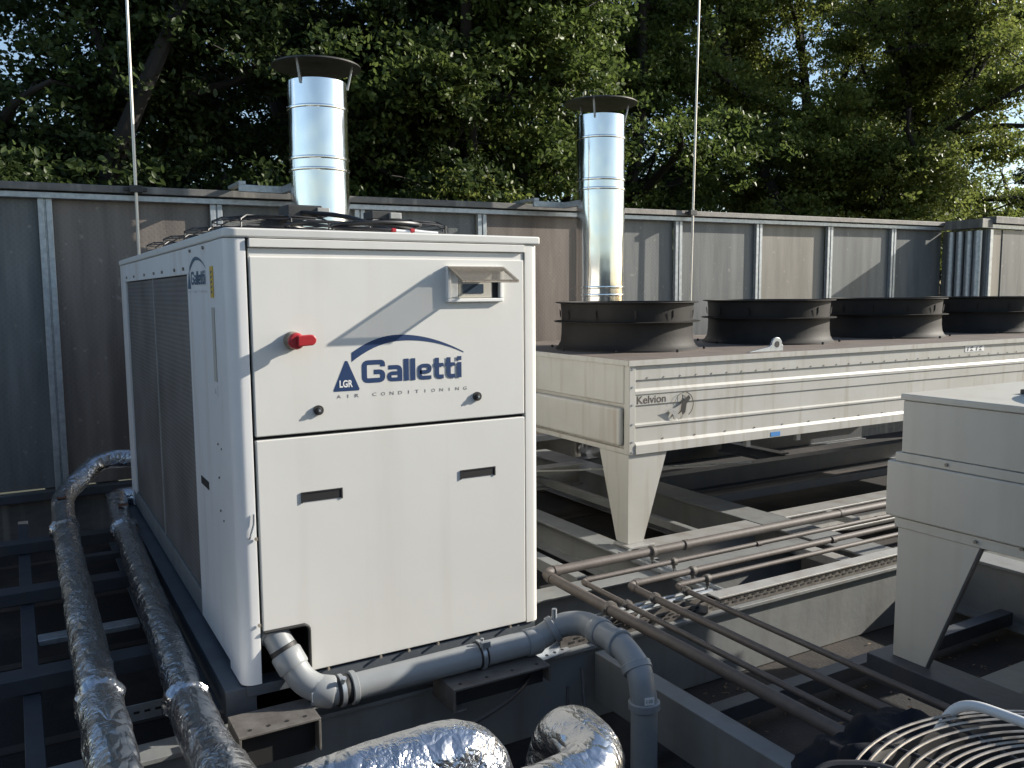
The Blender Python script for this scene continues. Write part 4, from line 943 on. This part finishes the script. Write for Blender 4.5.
# ------------------------------------------------------------------ litter
b = MB()
spots = [(3.2, 3.1, .35, 40), (4.4, 2.6, .6, 60), (5.5, 4.2, .9, 60), (2.6, 5.2, .5, 60), (1.2, 2.6, .5, 30), (3.0, 6.2, .8, 60), (6.6, 5.2, 1.2, 50), (3.4, 2.6, .5, 40)]
for cx, cy, s, n_ in spots:
    for k in range(n_):
        x = rnd.gauss(cx, s*.5); y = rnd.gauss(cy, s*.4); a = rnd.random()*6.28; L_ = rnd.uniform(.008, .02)
        d = Vector((math.cos(a), math.sin(a), rnd.uniform(-.2, .4)))*L_; n2 = Vector((-math.sin(a), math.cos(a), rnd.uniform(-.3, .3)))*L_*.4; c0 = Vector((x, y, RZ+.012))
        b.add([c0-d, c0+n2, c0+d, c0-n2], [(0, 1, 2, 3)])
tag(b.build('leaf_litter', M['litter']), 'scattered dead leaves on the dark roof', 'leaves', kind='stuff')

# ------------------------------------------------------------------ trees
def leaf_mesh(name, c, s, rg, org, mt, parent):
    N = len(c)
    nz_ = rg.normal(0, 1, (N, 3))+np.array([.25, -.35, .9]); nz_ /= np.linalg.norm(nz_, axis=1)[:, None]
    a = rg.normal(size=(N, 3)); a -= nz_*(a*nz_).sum(1)[:, None]; a /= np.linalg.norm(a, axis=1)[:, None]; bb = np.cross(nz_, a)
    V = np.empty((N, 6, 3)); V[:, 0] = c-a*s; V[:, 1] = c-a*s*.25+bb*s*.5+nz_*s*.12; V[:, 2] = c+a*s*.45+bb*s*.42+nz_*s*.10; V[:, 3] = c+a*s; V[:, 4] = c+a*s*.45-bb*s*.42+nz_*s*.10; V[:, 5] = c-a*s*.25-bb*s*.5+nz_*s*.12
    V = V-np.array(org)
    me = bpy.data.meshes.new(name); me.vertices.add(N*6); me.vertices.foreach_set('co', V.reshape(-1).astype(np.float32))
    base = (np.arange(N)*6)[:, None]; idx = np.concatenate([base+np.array([0, 1, 2, 3]), base+np.array([0, 3, 4, 5])], 1).reshape(-1)
    me.loops.add(N*8); me.loops.foreach_set('vertex_index', idx.astype(np.int32)); me.polygons.add(N*2); me.polygons.foreach_set('loop_start', (np.arange(N*2)*4).astype(np.int32)); me.polygons.foreach_set('loop_total', np.full(N*2, 4, np.int32))
    me.update(); me.validate(); me.materials.append(M[mt])
    o = bpy.data.objects.new(name, me); col.objects.link(o); o.parent = parent; return o
def make_tree(name, label, x, y, h, cr_, z_lo, seed, mt, n_twig, n_leaf, leaf=.046, trunk_r=.26, forks=3, ymin=8.9, n_limb=12):
    """trunk with forks and limbs; foliage sits in sprays along twigs so that gaps and layers stay open"""
    rg = np.random.default_rng(seed); rr = random.Random(seed)
    t = empty(name, (x, y, -6)); tag(t, label, 'tree', 'trees behind the fence')
    b = MB(); segs = []
    top = h-6
    def chain(p, d, r, L_, n, wob, up):
        P = [Vector(p)]; dd = Vector(d).normalized()
        for k in range(n):
            dd = (dd+Vector((rr.gauss(0, wob), rr.gauss(0, wob), rr.gauss(up, wob*.6)))).normalized()
            q = P[-1]+dd*L_/n
            if q.y < ymin+.2: dd.y = abs(dd.y)*.6+.1; q = P[-1]+dd.normalized()*L_/n
            P.append(q)
        b.tube(P, [max(.006, r*(1-(.34 if r == trunk_r else .7)*k/n)) for k in range(n+1)], 9 if r > .05 else 5, caps=True)
        return P
    stems = []
    fz = rr.uniform(.38, .5)*h
    P0 = chain((x, y, -6), (rr.gauss(0, .04), rr.gauss(0, .04), 1), trunk_r, fz, 6, .03, 0)
    for k in range(forks):
        a = 2*PI*(k+rr.random()*.6)/forks+rr.random()*.4
        stems.append(chain(P0[-1 if k < forks-1 else -2], (math.cos(a)*rr.uniform(.25, .6), math.sin(a)*rr.uniform(.1, .4), 1), trunk_r*.66, h-fz-1.2, 10, .09, .03))
    limbs = []
    for S in stems:
        for k in range(n_limb):
            i = min(len(S)-1, 1+int(k*(len(S)-1)/n_limb)); a = rr.random()*2*PI
            Lm = cr_*rr.uniform(.55, 1.05)*(1-.45*k/n_limb)
            limbs.append(chain(S[i], (math.cos(a), math.sin(a)*.8, rr.uniform(.05, .7)), trunk_r*.36, Lm, 7, .16, .02))
    for Lb in limbs:
        for k in range(4):
            i = rr.randint(2, len(Lb)-1); a = rr.random()*2*PI
            segs.append(chain(Lb[i], (math.cos(a), math.sin(a), rr.uniform(-.25, .6)), .018, rr.uniform(.6, 1.3), 4, .2, 0))
    segs += limbs
    # low branches that hang into the view from the lower trunk
    for k in range(7):
        a = rr.random()*2*PI; z0 = rr.uniform(z_lo-.5, z_lo+2.5)
        segs.append(chain((x, y, z0-1), (math.cos(a), math.sin(a)*.6, .5), .035, cr_*rr.uniform(.5, .9), 6, .2, .02))
    b.build('trunk', M['bark'], t, smooth=True)
    # leaf sprays
    pts = []
    for P in segs:
        A = np.array([tuple(v) for v in P[1:]]); pts.append(A)
    pts = np.concatenate(pts); pts = pts[(pts[:, 2] > z_lo-.6)]
    nb = max(12, n_twig//15); bo = pts[rg.integers(0, len(pts), nb)]; bs = rg.uniform(.6, 1.5, nb)
    wi = rg.integers(0, nb, n_twig)
    cl = bo[wi]+rg.normal(0, 1, (n_twig, 3))*np.array([.36, .36, .17])*bs[wi][:, None]
    m_ = (cl[:, 1] > ymin+.25) & (cl[:, 2] > z_lo-.4); cl = cl[m_]
    N = len(cl)*n_leaf; sc = np.repeat(rg.uniform(.35, .95, len(cl)), n_leaf)[:, None]
    ax = rg.normal(size=(len(cl), 3))*np.array([1, 1, .35]); ax /= np.linalg.norm(ax, axis=1)[:, None]; ax = np.repeat(ax, n_leaf, 0)
    c = np.repeat(cl, n_leaf, 0)+ax*rg.uniform(-.5, .5, (N, 1))*sc+rg.normal(0, 1, (N, 3))*np.array([.11, .11, .07])*sc
    c = c[c[:, 1] > ymin]
    leaf_mesh('crown', c, leaf*rg.uniform(.6, 1.25, len(c))[:, None], rg, (x, y, -6.), mt, t)
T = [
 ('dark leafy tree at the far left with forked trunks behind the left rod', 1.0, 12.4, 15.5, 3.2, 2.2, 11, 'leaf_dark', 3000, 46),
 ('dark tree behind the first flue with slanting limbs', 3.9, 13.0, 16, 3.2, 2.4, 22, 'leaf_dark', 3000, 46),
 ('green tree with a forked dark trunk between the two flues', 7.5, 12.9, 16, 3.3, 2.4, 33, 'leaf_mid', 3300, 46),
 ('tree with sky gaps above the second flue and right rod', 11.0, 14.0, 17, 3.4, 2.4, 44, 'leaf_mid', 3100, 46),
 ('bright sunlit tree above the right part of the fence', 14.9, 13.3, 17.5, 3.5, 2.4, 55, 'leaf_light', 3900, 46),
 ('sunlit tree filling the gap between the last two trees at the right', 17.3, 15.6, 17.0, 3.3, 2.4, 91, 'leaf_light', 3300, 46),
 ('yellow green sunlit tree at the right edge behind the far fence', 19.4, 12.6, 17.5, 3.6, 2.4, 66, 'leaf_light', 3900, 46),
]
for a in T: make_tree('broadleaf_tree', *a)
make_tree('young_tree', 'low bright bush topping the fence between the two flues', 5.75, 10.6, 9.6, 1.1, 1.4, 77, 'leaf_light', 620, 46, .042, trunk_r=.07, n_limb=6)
T2 = [(-4.0, 17.0, 2), (1.5, 18, 3), (7.5, 18.5, 5), (13.5, 19, 6), (20, 19, 7), (27, 18, 8), (34, 16, 9)]
labs = ['tree of the back row seen at the upper left corner', 'tree of the back row behind the first flue', 'tree of the back row between the flues', 'tree of the back row behind the right rod', 'tree of the back row above the right part of the fence', 'tree of the back row behind the right edge tree', 'outermost tree of the back row at the right']
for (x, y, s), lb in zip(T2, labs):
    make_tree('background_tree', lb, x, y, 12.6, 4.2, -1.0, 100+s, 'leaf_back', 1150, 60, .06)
